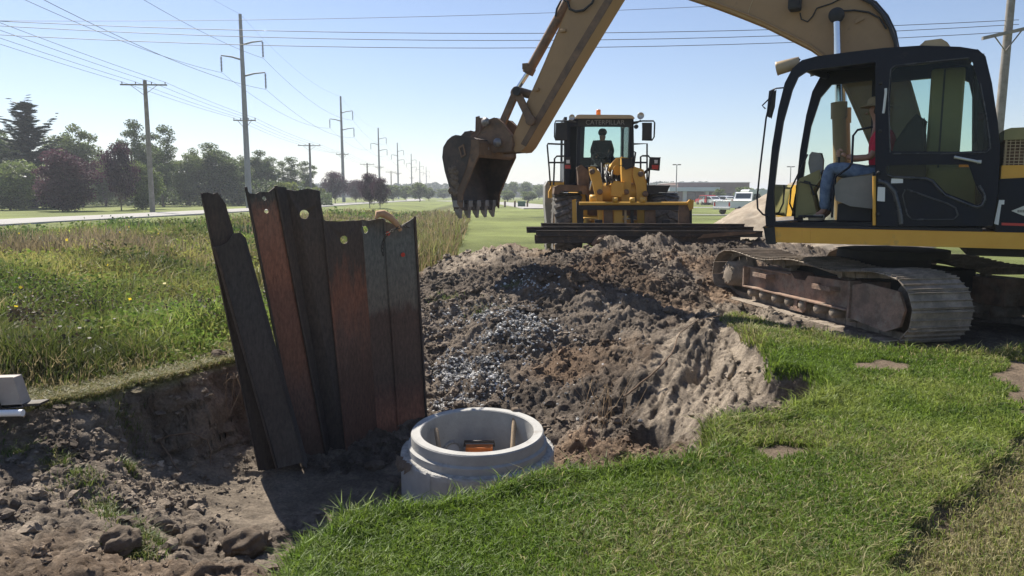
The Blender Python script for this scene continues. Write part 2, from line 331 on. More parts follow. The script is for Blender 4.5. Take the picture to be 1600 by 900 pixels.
def tz(x,y):
    return terrain(np.atleast_1d(np.asarray(x,float)),np.atleast_1d(np.asarray(y,float)))[0]
# road sheets
M_road=mat('concrete_road',(.27,.26,.24),(.34,.33,.31),rough=.9,scale=.6,bump=.2,bscale=4)
def strip(name,cl,w,zz=.03):
    v=[];f=[];P=[np.array(p,float) for p in cl]
    for i,p in enumerate(P):
        d=P[min(i+1,len(P)-1)]-P[max(i-1,0)]; d/=np.linalg.norm(d); n=np.array([-d[1],d[0]])
        for k in(-1,1):
            q=p+n*k*w/2; v.append((q[0],q[1],zz))
        for k in(-1,1):
            q=p+n*k*(w/2+.05); v.append((q[0],q[1],zz-.2))
    for i in range(len(P)-1):
        a=4*i;b=a+4; f+=[(a,a+1,b+1,b),(a+2,a,b,b+2),(a+1,a+3,b+3,b+1)]
    m=MB().add(v,f); o=m.build(name,M_road); tag(o,kind='structure'); return o
def cline(*pp): return [tuple(onz(a,b,0)[:2]) for a,b in pp]
strip('road',[(-31,14),(-31,28)]+cline((0,348),(215,337.5),(430,326),(560,317.8))+[(-31,240),(-45,340)],6.5,.09)
strip('side_street',cline((862,326.5),(835,322.5),(805,319),(770,316.5),(700,314)),7,.09)
strip('path',cline((1070,336),(1120,336.5),(1180,337)),1.6,.06)
strip('driveway',[(9,100),(60,104)],5,.06)
# ================================================================ grass and weeds
M_blade=attrmat('grass_blades',rough=.55,trans=.5,var=.1,scale=5,spec=.4)
def blades(name,x,y,z0,h,w,col,lean=.5,tips=None,rot=None):
    n=len(x); a=R.uniform(0,2*math.pi,n) if rot is None else rot; la=R.uniform(0,2*math.pi,n); l=np.abs(R.normal(lean,.25,n))*h
    wx,wy=np.cos(a)*w/2,np.sin(a)*w/2; lx,ly=np.cos(la)*l,np.sin(la)*l
    V=np.empty((n,5,3))
    V[:,0]=np.stack([x-wx,y-wy,z0-.01],1); V[:,1]=np.stack([x+wx,y+wy,z0-.01],1)
    V[:,2]=np.stack([x+wx*.8+lx*.35,y+wy*.8+ly*.35,z0+h*.6],1); V[:,3]=np.stack([x-wx*.8+lx*.35,y-wy*.8+ly*.35,z0+h*.6],1)
    V[:,4]=np.stack([x+lx,y+ly,z0+h*np.clip(1-.25*np.abs(l/h),.5,1)],1)
    b=np.arange(n)[:,None]*5; q=b+np.array([[0,1,2,3]]); t=b+np.array([[3,2,4]])
    C=np.repeat(col[:,None,:],5,1); C[:,4]=C[:,4]*1.15 if tips is None else tips
    return rawmesh(name,V.reshape(-1,3),quads=q,tris=t,mat=M_blade,cols=C.reshape(-1,3))
# lawn: density falls off with distance, blades get a touch wider
def sample_lawn(n):
    y=2.2*np.exp(R.uniform(0,1,n)*math.log(13/2.2)); x=R.uniform(-.62,1,n)*(y*.80+.5)+0.2*y
    x=R.uniform(-.36,.86,n)*y; return x,y
x,y=sample_lawn(760000)
zz,cc,mk=terrain(x,y)
keep=(mk['sd']<.035)&(x>-1.05)
track_zone=sdpoly(x,y,[(3.4,12.9),(4.0,8.2),(4.9,7.7),(7,8.2),(7,13)])
keep&=(track_zone<.05)&(mk['bare']<.5+R.uniform(-.3,.3,len(x)))
dead=mk['dead']>0; keep&=~(dead&(R.uniform(0,1,len(x))<.72))
x,y,zz,dead=x[keep],y[keep],zz[keep],dead[keep]; n=len(x)
pat=fbm(x,y,1.1,4,80); pat2=fbm(x,y,6,2,85); dry=fbm(x,y,.6,3,88)
g1=np.array([.12,.19,.023]); g2=np.array([.225,.27,.06]); g3=np.array([.31,.28,.14]); g4=np.array([.08,.14,.018])
t=np.clip(.45+pat*1.5+R.normal(0,.25,n),0,1)[:,None]; c=g1*(1-t)+g2*t
t4=np.clip(-pat2*1.2+R.normal(0,.2,n),0,1)[:,None]; c=c*(1-t4)+g4*t4
yl=(R.uniform(0,1,n)<np.clip(.11+dry*.45+.22*sstep(3.0,5.5,x)+.5*dead+.25*sstep(6,9,y),0,.8))[:,None]; c=np.where(yl,g3*R.uniform(.7,1.15,(n,1)),c)
h=(.036+.028*R.uniform(0,1,n)+.022*np.clip(pat,-.5,1))*np.where(dead,.75,1); edge=mk['sd'][keep]; h*=1+.9*sstep(-.22,-.02,edge)*(y<9)
h=np.clip(h,.012,.15)*R.choice([.7,1,1.3,1.7],n,p=[.3,.4,.22,.08])
w=.0036+.0009*y
gl=blades('lawn_grass',x,y,zz,h,w,c*R.uniform(.6,1.45,(n,1)),lean=.75); tag(gl,kind='stuff')
# weeds on the left
n=260000
y=5.2*np.exp(R.uniform(0,1,n)**.95*math.log(75/5.2)); x=-.85*y+R.uniform(0,1,n)*(.85*y)+.0
zz,cc,mk=terrain(x,y); wsd=sdpoly(x,y,WEED)+fbm(x,y,.5,3,83)*.8
keep=(wsd>0)&(mk['sd']<-.12)&(x<-.055*y-.6); x,y,zz,wsd,sdd=x[keep],y[keep],zz[keep],wsd[keep],mk['sd'][keep]; n=len(x)
cl=fbm(x,y,.35,4,90); cl2=fbm(x,y,1.4,3,92)
hb=(.32+.42*np.clip(cl+.3,0,1)+.28*cl2)*sstep(-.1,.9,wsd+.1)*sstep(.05,.9,-sdd)
h=np.clip(hb,.05,.9)*R.uniform(.55,1.2,n)
c1=np.array([.13,.175,.038]);c2=np.array([.29,.265,.085]);c3=np.array([.30,.25,.13]);c4=np.array([.06,.115,.045])
t=np.clip(.4+fbm(x,y,.28,4,95)*1.3+R.normal(0,.2,n),0,1)[:,None]; c=c1*(1-t)+c2*t
t=np.clip(fbm(x,y,.5,3,97)*2-.25,0,1)[:,None]; c=c*(1-t)+c4*t
c=c*np.clip(1+1.1*fbm(x,y,.42,3,160),.45,1.5)[:,None]
br=(R.uniform(0,1,n)<np.clip(.08+.35*sstep(14,30,y)*(fbm(x,y,.15,3,98)>.0)+.5*sstep(.7,.1,wsd)*(y<12),0,.75))[:,None]; c=np.where(br,c3*R.uniform(.6,1.1,(n,1)),c)
wd=blades('weed_stems',x,y,zz,h,.006+.0013*y,c*R.uniform(.75,1.2,(n,1)),lean=.4); tag(wd,kind='stuff')
M_wleaf=attrmat('weed_leaf',rough=.8,trans=.35,var=.1,scale=5,spec=.08)
# broad leaves in clumps
n=110000; k=R.integers(0,len(x),n)
lx=x[k]+R.normal(0,.05+.004*y[k],n); ly=y[k]+R.normal(0,.05,n); lz=zz[k]+h[k]*R.uniform(.25,1.02,n)
def leafcards(name,P,size,col,matl,asp=.55,up=0):
    n=len(P); a=R.normal(0,1,(n,3)); a[:,2]*=.5; a/=np.linalg.norm(a,axis=1)[:,None]; b=R.normal(0,1,(n,3)); b-=a*(a*b).sum(1)[:,None]; b/=np.linalg.norm(b,axis=1)[:,None]
    s=np.asarray(size).reshape(-1,1)
    V=np.stack([P-a*s,P-b*s*asp+a*s*.1,P+a*s,P+b*s*asp+a*s*.1],1); i=np.arange(n)[:,None]*4+np.array([[0,1,2,3]])
    return rawmesh(name,V.reshape(-1,3),quads=i,mat=matl,cols=np.repeat(col,4,0))
sel=(fbm(lx,ly,.6,3,99)>-.15)
P=np.stack([lx,ly,lz],1)[sel]; ycl=np.clip(ly[sel],5,60)
lc=leafcards('weed_leaves',P,(.012+.0022*ycl)*R.uniform(.6,1.3,len(P)),c[k][sel]*R.uniform(.7,1.25,(len(P),1))*np.array([.9,1.08,.85]),M_wleaf); tag(lc,kind='stuff')
# dark seed heads
n=9000; yy=6.8*np.exp(R.uniform(0,1,n)*math.log(13/6.8)); xx=-.69*yy+R.uniform(0,1,n)*.42*yy
z2,_,m2=terrain(xx,yy); kp=(m2['sd']<-.75)&(fbm(xx,yy,.55,3,101)>-.12); xx,yy,z2=xx[kp],yy[kp],z2[kp]; n=len(xx)
hh=.34+.22*np.clip(fbm(xx,yy,.35,4,90)+.3,0,1)+R.uniform(-.08,.16,n)
P=np.stack([xx,yy,z2+hh],1)
sh=leafcards('weed_seed_heads',P,R.uniform(.012,.024,n),np.tile(np.array([.045,.035,.022]),(n,1))*R.uniform(.6,1.6,(n,1)),M_blade,.8); tag(sh,kind='stuff')
# yellow flowers, few
n=16; yy=R.uniform(9,24,n); xx=-R.uniform(.45,.68,n)*yy; z2=tz(xx,yy)+R.uniform(.5,.75,n)
fl=leafcards('yellow_wildflowers',np.stack([xx,yy,z2],1),R.uniform(.02,.045,n),np.tile(np.array([.65,.5,.04]),(n,1)),M_blade,.9); tag(fl,kind='stuff')
# tall reddish-brown grass tufts near the road and down the ditch
n=15000; cx=R.uniform(0,1,n); yy=18*np.exp(cx**1.1*math.log(75/18)); xx=-8-.16*(yy-18)*.35+R.normal(0,1,n)*(.8+yy*.045)-(yy<30)*R.uniform(0,7,n)
z2,_,m2=terrain(xx,yy); kp=(fbm(xx,yy,.22,3,111)+R.normal(0,.12,n)>.05)&(xx<-.06*yy-.8)&(R.uniform(18,75,n)>yy-10); xx,yy,z2=xx[kp],yy[kp],z2[kp]; n=len(xx)
c=np.array([.21,.17,.10])*R.uniform(.7,1.3,(n,1))
tb=blades('brown_grass_tufts',xx,yy,z2,R.uniform(.5,.95,n)*sstep(110,50,yy).clip(.5,1),.008+.0011*yy,c,lean=.22); tag(tb,kind='stuff')
n=12000; yy=15*np.exp(R.uniform(0,1,n)*math.log(60/15)); xx=-R.uniform(.045,.135,n)*yy-.6
z2,_,m2=terrain(xx,yy); kp=(m2['sd']<-.2)&(fbm(xx,yy,.3,3,115)+R.normal(0,.15,n)>-.1); xx,yy,z2=xx[kp],yy[kp],z2[kp]; n=len(xx)
tb=blades('ditch_grass',xx,yy,z2,R.uniform(.3,.8,n),.008+.0012*yy,np.where(R.uniform(0,1,(n,1))<.5,np.array([[.23,.18,.10]]),np.array([[.17,.18,.06]]))*R.uniform(.7,1.3,(n,1)),lean=.25); tag(tb,kind='stuff')
# grass tufts on clods at the near left, and fringe on the bank lip
def tufts(name,spots,per,hh,cols):
    X=[];Y=[];Z=[];H=[]
    for (px,py,zg,rx) in spots:
        c=onz(px,py,zg); k=per
        X.append(R.normal(c[0],rx,k)); Y.append(R.normal(c[1],rx*.8,k)); 
    X=np.concatenate(X);Y=np.concatenate(Y);Z=tz(X,Y)-.01; n=len(X); c=np.array(cols)[R.integers(0,len(cols),n)]*R.uniform(.75,1.2,(n,1))
    o=blades(name,X,Y,Z,R.uniform(.5,1.2,n)*hh,np.full(n,.006),c,lean=.9); tag(o,kind='stuff'); return o
tufts('turf_scraps',[(120,700,-.42,.12),(60,690,-.4,.12),(200,705,-.5,.1),(130,770,-.45,.08),(160,790,-.45,.07),(185,810,-.45,.07),(210,835,-.45,.06),(225,860,-.45,.06),(200,850,-.45,.05),(240,840,-.5,.04),(20,730,-.38,.09),(200,755,-.6,.03),(90,745,-.42,.05),(760,470,.15,.16),(700,470,.05,.12),(985,372,.8,.12),(800,450,.2,.1)],260,.085,[(.11,.15,.035),(.2,.19,.08),(.08,.13,.02)])
k=26000; px_=R.uniform(-160,400,k); yy0=np.interp(px_,[-160,50,130,230,300,380,400],[655,634,626,602,585,560,556])-R.exponential(9,k)+3
PP=np.array([onz(a,b,0) for a,b in zip(px_,yy0)]); zz3,_,m3=terrain(PP[:,0],PP[:,1]); kp=m3['sd']<-.02; PP=PP[kp]; n=len(PP)
o=blades('dry_bank_grass',PP[:,0],PP[:,1],zz3[kp],R.uniform(.03,.12,n),np.full(n,.008),np.where(R.uniform(0,1,(n,1))<.6,np.array([[.26,.225,.11]]),np.array([[.13,.15,.04]]))*R.uniform(.7,1.2,(n,1)),lean=.9); tag(o,kind='stuff')
# hanging dry roots on the bank
# ================================================================ loose soil clods and gravel
def ico(sub=1):
    import bmesh
    b=bmesh.new(); bmesh.ops.create_icosphere(b,subdivisions=sub,radius=1); b.verts.ensure_lookup_table()
    v=np.array([q.co[:] for q in b.verts]); f=np.array([[q.index for q in p.verts] for p in b.faces]); b.free(); return v,f
IV,IF=ico(2)
def rocks(name,X,Y,S,col,matl,sink=.25,flat=.75,tem=8,smooth=False):
    n=len(X); Z=tz(X,Y); T=[]
    for t in range(tem):
        d=IV*(1+.30*np.sin(IV@R.normal(0,2.6,(3,1))+R.uniform(0,6))+.22*np.sin(IV@R.normal(0,5,(3,1))))+R.normal(0,.13,IV.shape); T.append(d)
    T=np.array(T); k=R.integers(0,tem,n); a=R.uniform(0,6.28,n); V=T[k]*S[:,None,None]*np.array([1,1,flat])*R.uniform(.75,1.2,(n,1,3))
    ca,sa=np.cos(a)[:,None],np.sin(a)[:,None]; Vx=V[:,:,0]*ca-V[:,:,1]*sa; Vy=V[:,:,0]*sa+V[:,:,1]*ca
    V=np.stack([Vx+X[:,None],Vy+Y[:,None],V[:,:,2]+Z[:,None]+(S*(flat-sink))[:,None]*.6],2)
    F=(np.arange(n)[:,None,None]*len(IV)+IF[None]).reshape(-1,3)
    return rawmesh(name,V.reshape(-1,3),tris=F,mat=matl,cols=np.repeat(col,len(IV),0),smooth=smooth)
M_clod=attrmat('soil_clods',rough=.97,var=.35,scale=60,bump=.8,bdist=.01,bscale=60,spec=.1)
M_stone=attrmat('gravel_stones',rough=.9,var=.25,scale=90,spec=.15)
n=60000; y=2.6*np.exp(R.uniform(0,1,n)*math.log(16/2.6)); x=R.uniform(-.78,.42,n)*y
zz,cc,mk=terrain(x,y); dens=fbm(x,y,1.0,3,120)
slq=sdpoly(x,y,[tuple(onz(a,b,-.35)[:2]) for a,b in ((1020,560),(1110,498),(1170,530),(1215,575),(1290,606),(1150,660),(1075,705),(1040,650),(985,615))])
kp=(mk['sd']>.06)&((slq<0)|(R.uniform(0,1,n)<.15))&((x>-1.2)|(y>6)|(R.uniform(0,1,n)<.6))&(R.uniform(0,1,n)<np.clip(.45+dens*1.3,0.05,1))&((mk['flm']<.4)|(R.uniform(0,1,n)<.06))
x,y,cc=x[kp],y[kp],cc[kp]; n=len(x); S=.0062*(R.pareto(2.3,n)+.6).clip(0,6)*(.75+.1*y)
rk=rocks('loose_soil_clods',x,y,S.clip(.005,.065),cc*R.uniform(.8,1.25,(n,1)),M_clod,smooth=False); tag(rk,kind='stuff')
n=3000; px_=R.uniform(-40,400,n); yy0=np.interp(px_,[-160,50,130,230,300,380,400],[655,634,626,602,585,560,556])+R.exponential(38,n)+8
PP=np.array([onz(a,b,-.3) for a,b in zip(px_,yy0)]); _,cc,_=terrain(PP[:,0],PP[:,1]); S=.011*(R.pareto(2.2,n)+.6).clip(0,5)
rk=rocks('bank_crumbs',PP[:,0],PP[:,1],S.clip(.006,.04),cc*R.uniform(.8,1.3,(n,1)),M_clod); tag(rk,kind='stuff')
# pale gravel spilled down the slope
gx_=[];gy_=[]
for px,py,zz0,rx,ry,k in ((830,455,.2,.45,.5,700),(800,500,-.05,.45,.4,1100),(735,500,-.1,.35,.35,700),(760,540,-.3,.4,.35,1100),(720,570,-.5,.35,.3,900),(770,590,-.55,.35,.25,700),(690,600,-.65,.2,.3,500),(850,500,-.05,.25,.3,300),(930,480,.1,.5,.4,180),(700,625,-.72,.3,.2,500),(900,590,-.5,.6,.5,160)):
    c=onz(px,py,zz0); gx_.append(R.normal(c[0],rx*.75,k)); gy_.append(R.normal(c[1],ry*1.0,k))
x=np.concatenate(gx_);y=np.concatenate(gy_); kp=(fbm(x,y,2.5,4,140)+R.normal(0,.15,len(x))>-.08); x,y=x[kp],y[kp]; n=len(x)
c=np.array([.56,.55,.53])*np.where(R.uniform(0,1,(n,1))<.55,.35,1)*R.uniform(.6,1.15,(n,1))
rk=rocks('gravel',x,y,R.uniform(.008,.022,n),c,M_stone,sink=.1,smooth=False); tag(rk,kind='stuff')
# individually recognisable clods
M_bclod=mat('big_clod_soil',(.10,.078,.06),(.19,.155,.12),rough=.97,scale=9,bump=1,bscale=28,spec=.1)
def bigclod(px,py,zg,s,label,flat=.7):
    s*=.9
    c=onz(px,py,zg); IV3,IF3=ico(4); d=np.ones(len(IV3))
    for q in range(9): d+= .09*np.sin(IV3@R.normal(0,2.0+q*1.2,3)+R.uniform(0,6))/(1+.25*q)
    V=IV3*d[:,None]*s*np.array([1.15,.9,flat]); m=MB(); m.add(V,[tuple(f) for f in IF3],0,True)
    o=m.build('soil_clod',M_bclod); o.location=(c[0],c[1],float(tz(c[0],c[1])[0])+s*flat*.45); o.rotation_euler=(0,0,R.uniform(0,6)); tag(o,label,'clod','large soil clods at the near left'); return o
bigclod(385,858,-.66,.145,'large smooth pale clod at the edge of the near lawn, rightmost of the big clods')
bigclod(300,856,-.66,.12,'rounded brown clod in the near dirt, just left of the pale smooth clod',.8)
bigclod(190,868,-.5,.12,'dark clod with turf hanging over it at the bottom left')
bigclod(640,770,-.95,.10,'crumbly clod of soil leaning against the left foot of the concrete ring')
bigclod(405,690,-.9,.12,'lumpy clod beside the foot of the leaning steel sheet',1.0)
bigclod(585,740,-.98,.09,'low crumbly clod in the shade between the steel sheets and the concrete ring')
bigclod(350,690,-.9,.1,'rounded clod halfway along the cut bank behind the dead branch',.9)
# ================================================================ concrete ring
M_conc=mat('precast_concrete',(.34,.335,.32),(.42,.415,.395),rough=.9,scale=5,bump=.25,bscale=45,c3=(.22,.19,.155),s3=3.2,lo3=.56,hi3=.74)
M_conc2=mat('rough_concrete',(.34,.33,.31),(.55,.54,.51),rough=.95,scale=22,bump=1,bscale=60,c3=(.15,.12,.09),s3=14,lo3=.6,hi3=.66)
M_wood=mat('weathered_wood',(.30,.22,.14),(.42,.32,.21),rough=.85,scale=8,bump=.3,bscale=60)
M_mud=mat('dried_mud',(.16,.125,.095),(.24,.19,.15),rough=.97,scale=15,bump=.8,bscale=50,spec=.1)
mc=onz(746,672,-.27); mc=np.array([mc[0],mc[1]+.02,0.])
FM=Frame((mc[0],mc[1],-.27),0)
mh=root('concrete_ring',FM,'round precast concrete shaft ring with a stepped rim, set in the pit','shaft ring')
tl=rad(3.2); ax=np.array([0,-math.sin(tl),math.cos(tl)])
top=FM.O
def ringprof(lst): return lst
b=MB().lathe([(.478,-1.5),(.478,-.008),(.486,0),(.552,0),(.560,-.010),(.563,-.088),(.588,-.10),(.590,-.165)],top,ax,160,smooth=False)
b.build('upper_rim',M_conc,mh,FM)
def jagx(prof,seed,amp):   # body with chipped ledge
    m=MB(); n=180; A=ax; ref=np.array([0,0,1.])-A*A[2] if False else np.array([1.,0,0]); a=ref; bb=np.cross(A,a); v=[]
    rr=np.random.default_rng(seed); nz=rr.normal(0,1,(len(prof),n))
    for i,(r,h,j) in enumerate(prof):
        for k in range(n):
            t=2*math.pi*k/n; jj=j*amp*(nz[i,k]*.6+math.sin(t*5+i)*.5); v.append(top+A*(h+jj*.6)+(r+jj)*(a*math.cos(t)+bb*math.sin(t)))
    m.add(v,[(i*n+k,i*n+(k+1)%n,(i+1)*n+(k+1)%n,(i+1)*n+k) for i in range(len(prof)-1) for k in range(n)],0,False); return m
jagx([(.585,-.155,0),(.615,-.157,.6),(.638,-.160,1)],3,.004).build('broken_ledge',M_conc2,mh,FM)
jagx([(.638,-.160,1),(.648,-.172,.7),(.651,-.2,0),(.652,-1.5,0)],3,.004).build('barrel',M_conc,mh,FM)
MB().tube([FM.P(-.20,.42,-.36),FM.P(-.27,.40,-.36)],.001)
# pipe opening inside the far left of the ring
po=FM.P(-.26,.42,-.34); d=np.array([.52,-.85,0.]); 
MB().lathe([(.10,.0),(.10,.03),(.075,.03),(.075,-.05)],po,d,32).build('pipe_collar',M_conc2,mh,FM)
MB().lathe([(.074,.02),(.0,.02)],po,d,32).build('pipe_plug',mat('pale_grey_plug',(.5,.52,.55),rough=.7),mh,FM)  # plain pale grey disc closing the pipe
M_org=mat('orange_paint',(.75,.20,.03),(.55,.15,.03),rough=.5,scale=12)
M_dk=mat('dark_steel',(.05,.047,.045),(.09,.075,.06),rough=.6,metal=.4,scale=10,bump=.2,bscale=60)
m=MB(); c=FM.P(.0,.30,-.285); m.box(c,(.24,.10,.07)); m.box(c+[0,-.052,.0],(.20,.02,.03))
lv=m.build('orange_tool_box',[M_org],None,bevel=.006); tag(lv,'small orange tool case with a dark handle standing on a step inside the concrete ring','tool case')
m=MB().tube([c+[-.13,0,.03],c+[-.13,0,.075],c+[.13,0,.075],c+[.13,0,.03]],.013,8); m.build('carry_handle',M_dk,lv)
m=MB().box(c+[-.02,.12,-.12],(.62,.16,.1)); m.build('inner_step',M_conc2,mh,FM)
for i,(p0,p1,lab) in enumerate((((-.27,-.10,-.52),(-.375,.22,-.06),'wooden stick leaning to the left inside the concrete ring'),((.275,.02,-.55),(.315,.40,-.0),'upright wooden stick at the right inside the concrete ring, muddy on top'))):
    a=FM.P(*p0);b_=FM.P(*p1)
    o=MB().tube([a,a*.5+b_*.5,b_-(b_-a)*.03,b_],[.021,.021,.02,.012],12).build('wooden_stick',M_wood); tag(o,lab,'stick','wooden sticks standing in the concrete ring')
IV2,IF2=ico(3)
def lump(c,s,mat_,name,parent=None,fr=None,amp=.2):
    d=1+sum(amp*.4*np.sin(IV2@R.normal(0,2+q,3)+R.uniform(0,6)) for q in range(5)); V=IV2*d[:,None]*np.array(s)+np.array(c); return MB().add(V,[tuple(f) for f in IF2],0,True).build(name,mat_,parent,fr)
lump(FM.P(.33,.46,.02),(.05,.03,.035),M_mud,'mud_lump',mh,FM)
m=MB()
for i in range(9):
    t=rad(200+i*2.2+R.uniform(-2,2)); p=top+np.array([math.cos(t)*.64,math.sin(t)*.64,-.19+R.uniform(-.01,.02)]); m.plate([p,p+[-.05,-.01,.012],p+[-.062,-.03,-.06*R.uniform(.3,1.2)],p+[-.01,-.03,-.03]],(.004,.003,.006))
m.build('flaking_mortar',M_mud,mh,FM)
m=MB()
for t in (-122,-108.5):
    t=rad(t); m.box(top+np.array([math.cos(t)*.6493,math.sin(t)*.6493,-.44]),(.004,.003,.50),(-math.sin(t),math.cos(t),0),(math.cos(t),math.sin(t),0))
m.build('mould_seam',mat('seam_concrete',(.3,.3,.29),rough=.9),mh,FM)
# ================================================================ steel sheet piles of the pit wall
RUST=(.30,.145,.095); RUST2=(.14,.08,.06); BRN=(.10,.07,.054); DKS=(.062,.052,.048); GRY=(.165,.142,.115); GR2=(.11,.095,.08)
S_or=stopmat('rusty_flange',[(0,BRN),(.28,RUST2),(.40,(.17,.08,.05)),(.62,(.20,.09,.06)),(.72,(.30,.125,.075)),(.90,RUST),(.95,GR2),(1,DKS)],-1.0,1.8)
S_dk=stopmat('dark_web',[(0,DKS),(.4,(.055,.045,.04)),(.8,BRN),(1,DKS)],-1.0,1.8)
S_c=stopmat('streaked_sheet',[(0,DKS),(.1,RUST2),(.35,(.10,.06,.045)),(.5,RUST2),(.7,(.24,.10,.06)),(.82,BRN),(1,(.09,.07,.06))],-1.0,1.5,amp=.5)
S_g=stopmat('grey_topped_sheet',[(0,DKS),(.12,RUST),(.24,RUST2),(.30,BRN),(.58,(.10,.062,.048)),(.63,GRY),(.9,(.15,.155,.145)),(1,GR2)],-1.0,1.5,amp=.16)
S_a=stopmat('mud_smeared_sheet',[(0,(.16,.15,.14)),(.16,(.10,.09,.08)),(.4,DKS),(.8,(.06,.055,.055)),(1,DKS)],-1.0,1.2)
FW=Frame((-1.97,6.98,0),math.atan2(1.0,1.02))   # N points away from camera; camera side is c<0
def spx(px,py,c=0): return FW.px(px,py,c)
def circle_px(px,py,r,c,n=16):
    o=FW.pl(px,py,c); rr=r/FPX*np.linalg.norm(FW.px(px,py,c)-[0,0,CZ]); return [FW.P(o[0]+rr*math.cos(2*math.pi*k/n)*1.15,c,o[2]+rr*math.sin(2*math.pi*k/n)) for k in range(n)]
def sheet(name_lab,strips,kn,group='steel sheet piles standing in the pit'):
    """strips: list of (left top px, right top px, right bottom px, left bottom px, c_left, c_right, extra top pts, holes, material)"""
    r=root('steel_sheet_pile',FW,name_lab,'sheet pile',group)
    for (tlp,trp,brp,blp,cl,cr,ex,holes,mt,nm) in strips:
        A=[FW.px(*blp,cl),FW.px(*brp,cr),FW.px(*trp,cr)]
        for (qx,qy) in ex:
            f=(qx-tlp[0])/(trp[0]-tlp[0]); A.append(FW.px(qx,qy,cl+(cr-cl)*f))
        A.append(FW.px(*tlp,cl)); H=[]
        for (hx,hy,hr) in holes:
            f=(hx-tlp[0])/(trp[0]-tlp[0]); cc_=cl+(cr-cl)*f; H.append(circle_px(hx,hy,hr,cc_))
        n=np.cross(A[1]-A[0],A[2]-A[0]); n/=np.linalg.norm(n); n=n*(.014 if n@FW.N>0 else -.014)
        MB().plate(A,n,H).build(nm,mt,r,FW,bevel=.002,seg=1)
    for (a,b_,c,rad_,mt) in kn:
        MB().tube([FW.px(*a,c),FW.px(*b_,c)],rad_,10).build('interlock',mt,r,FW)
    return r
sheet('tallest dark steel sheet, its left flange rusty orange, one round hole in its web',[
 ((383,293),(431,291),(515,735),(472,735),.02,-.0,[(420,300),(405,300),(400,303),(390,302)],[(413,310,3.2),(416.5,330,3.2)],S_or,'flange'),
 ((431,291),(447,293),(523,735),(515,735),.0,.06,[],[],S_dk,'fold'),
 ((447,296),(505,342),(545,735),(520,735),.06,-.06,[(501,318),(499,298),(480,295),(462,298)],[(475,335,6.8)],S_dk,'web')],
 [((431,290),(515,735),-.012,.016,S_dk),((384,292),(472,735),.0,.013,S_dk)])
sheet('shorter dark brown steel sheet with two small round holes near its top, mid wall',[
 ((506,345),(565,344),(594,735),(545,735),-.06,.08,[(550,345),(530,346)],[(538,374.5,6.2)],S_c,'flange'),
 ((566,343),(600,341),(628,735),(594,735),.08,.03,[(590,342),(575,345)],[(569.5,359,6)],S_g,'web')],
 [((506,344),(545,735),-.075,.014,S_c),((600,342),(628,735),.02,.012,S_g)])
sheet('grey topped steel sheet at the right end of the wall with red paint dots',[
 ((601,346),(648,339),(671,735),(628,735),.03,-.05,[(640,345),(628,352),(615,350)],[],S_g,'web')],
 [((648,338),(671,735),-.06,.013,S_dk)])
sheet('narrow mud-smeared steel sheet leaning left in front of the wall',[
 ((335,386),(376,364),(474,722),(433,732),-.16,-.22,[(365,365),(357,378),(347,384)],[],S_a,'web'),
 ((376,364),(384,372),(485,735),(474,728),-.22,-.12,[],[],S_a,'flange')],
 [((335,386),(433,733),-.165,.013,S_dk)])
sheet('dark steel sheet with a curved cut top leaning left behind the narrow muddy sheet',[
 ((314,302),(340,301),(455,735),(405,735),-.05,-.08,[(333,303),(325,301)],[],S_dk,'web'),
 ((340,301),(388,400),(470,735),(455,735),-.08,-.0,[(366,365),(352,318)],[],S_dk,'flange')],
 [((315,302),(405,735),-.055,.010,S_dk)])
for px,py in ((606,366),(629.5,398)):
    pass
# painted dots belong to the right sheet
M_red=mat('red_marking_paint',(.5,.04,.02),rough=.5)
rs=[o for o in COL.objects if o.get('label','').startswith('grey topped steel')][0]
for px,py,c in ((606,365,.018),(629.5,398,-.022)):
    MB().plate(circle_px(px,py,3.4,c),-FW.N*.003).build('paint_dot',M_red,rs,FW)
# leather glove and chain on the sheet tops
M_tan=mat('tan_leather',(.42,.24,.13),(.55,.33,.19),rough=.7,scale=10)
g=MB().tube([spx(587,342,-.03),spx(590,334,-.03),spx(599,334,-.06),spx(610,340,-.09),spx(620,350,-.1),spx(626,360,-.1)],[.012,.035,.042,.036,.028,.02],12).build('work_glove',M_tan); tag(g,'tan leather work glove draped over the top of the steel sheets','glove')
def chain(name,pts,r,label,cat):
    P=[np.array(p,float) for p in pts]; m=MB(); L=0; seg=[]
    for i in range(len(P)-1): seg.append(np.linalg.norm(P[i+1]-P[i]))
    tot=sum(seg); n=int(tot/(r*5)); 
    def at(s):
        for i,l in enumerate(seg):
            if s<=l: return P[i]+(P[i+1]-P[i])*s/l
            s-=l
        return P[-1]
    for k in range(n):
        a=at(k*tot/n);b_=at((k+1.25)*tot/n); d=(b_-a)/np.linalg.norm(b_-a); u=np.cross(d,FW.N if k%2 else np.array([0,0,1.])+.01); u/=np.linalg.norm(u)
        l=np.linalg.norm(b_-a)/2; c=(a+b_)/2; m.tube([c+d*l*math.cos(t)+u*r*1.6*math.sin(t) for t in np.linspace(0,2*math.pi,9)],r*.55,6,caps=False)
    o=m.build(name,M_dk); tag(o,label,cat); return o
chain('lifting_chain',[spx(640,356,-.1),spx(630,352,-.12),spx(618,358,-.12),spx(606,364,-.1),spx(600,372,-.06),spx(597,388,-.03),spx(599,400,-.03)],.008,'short lifting chain hanging beside the glove on the right-hand steel sheets','chain')
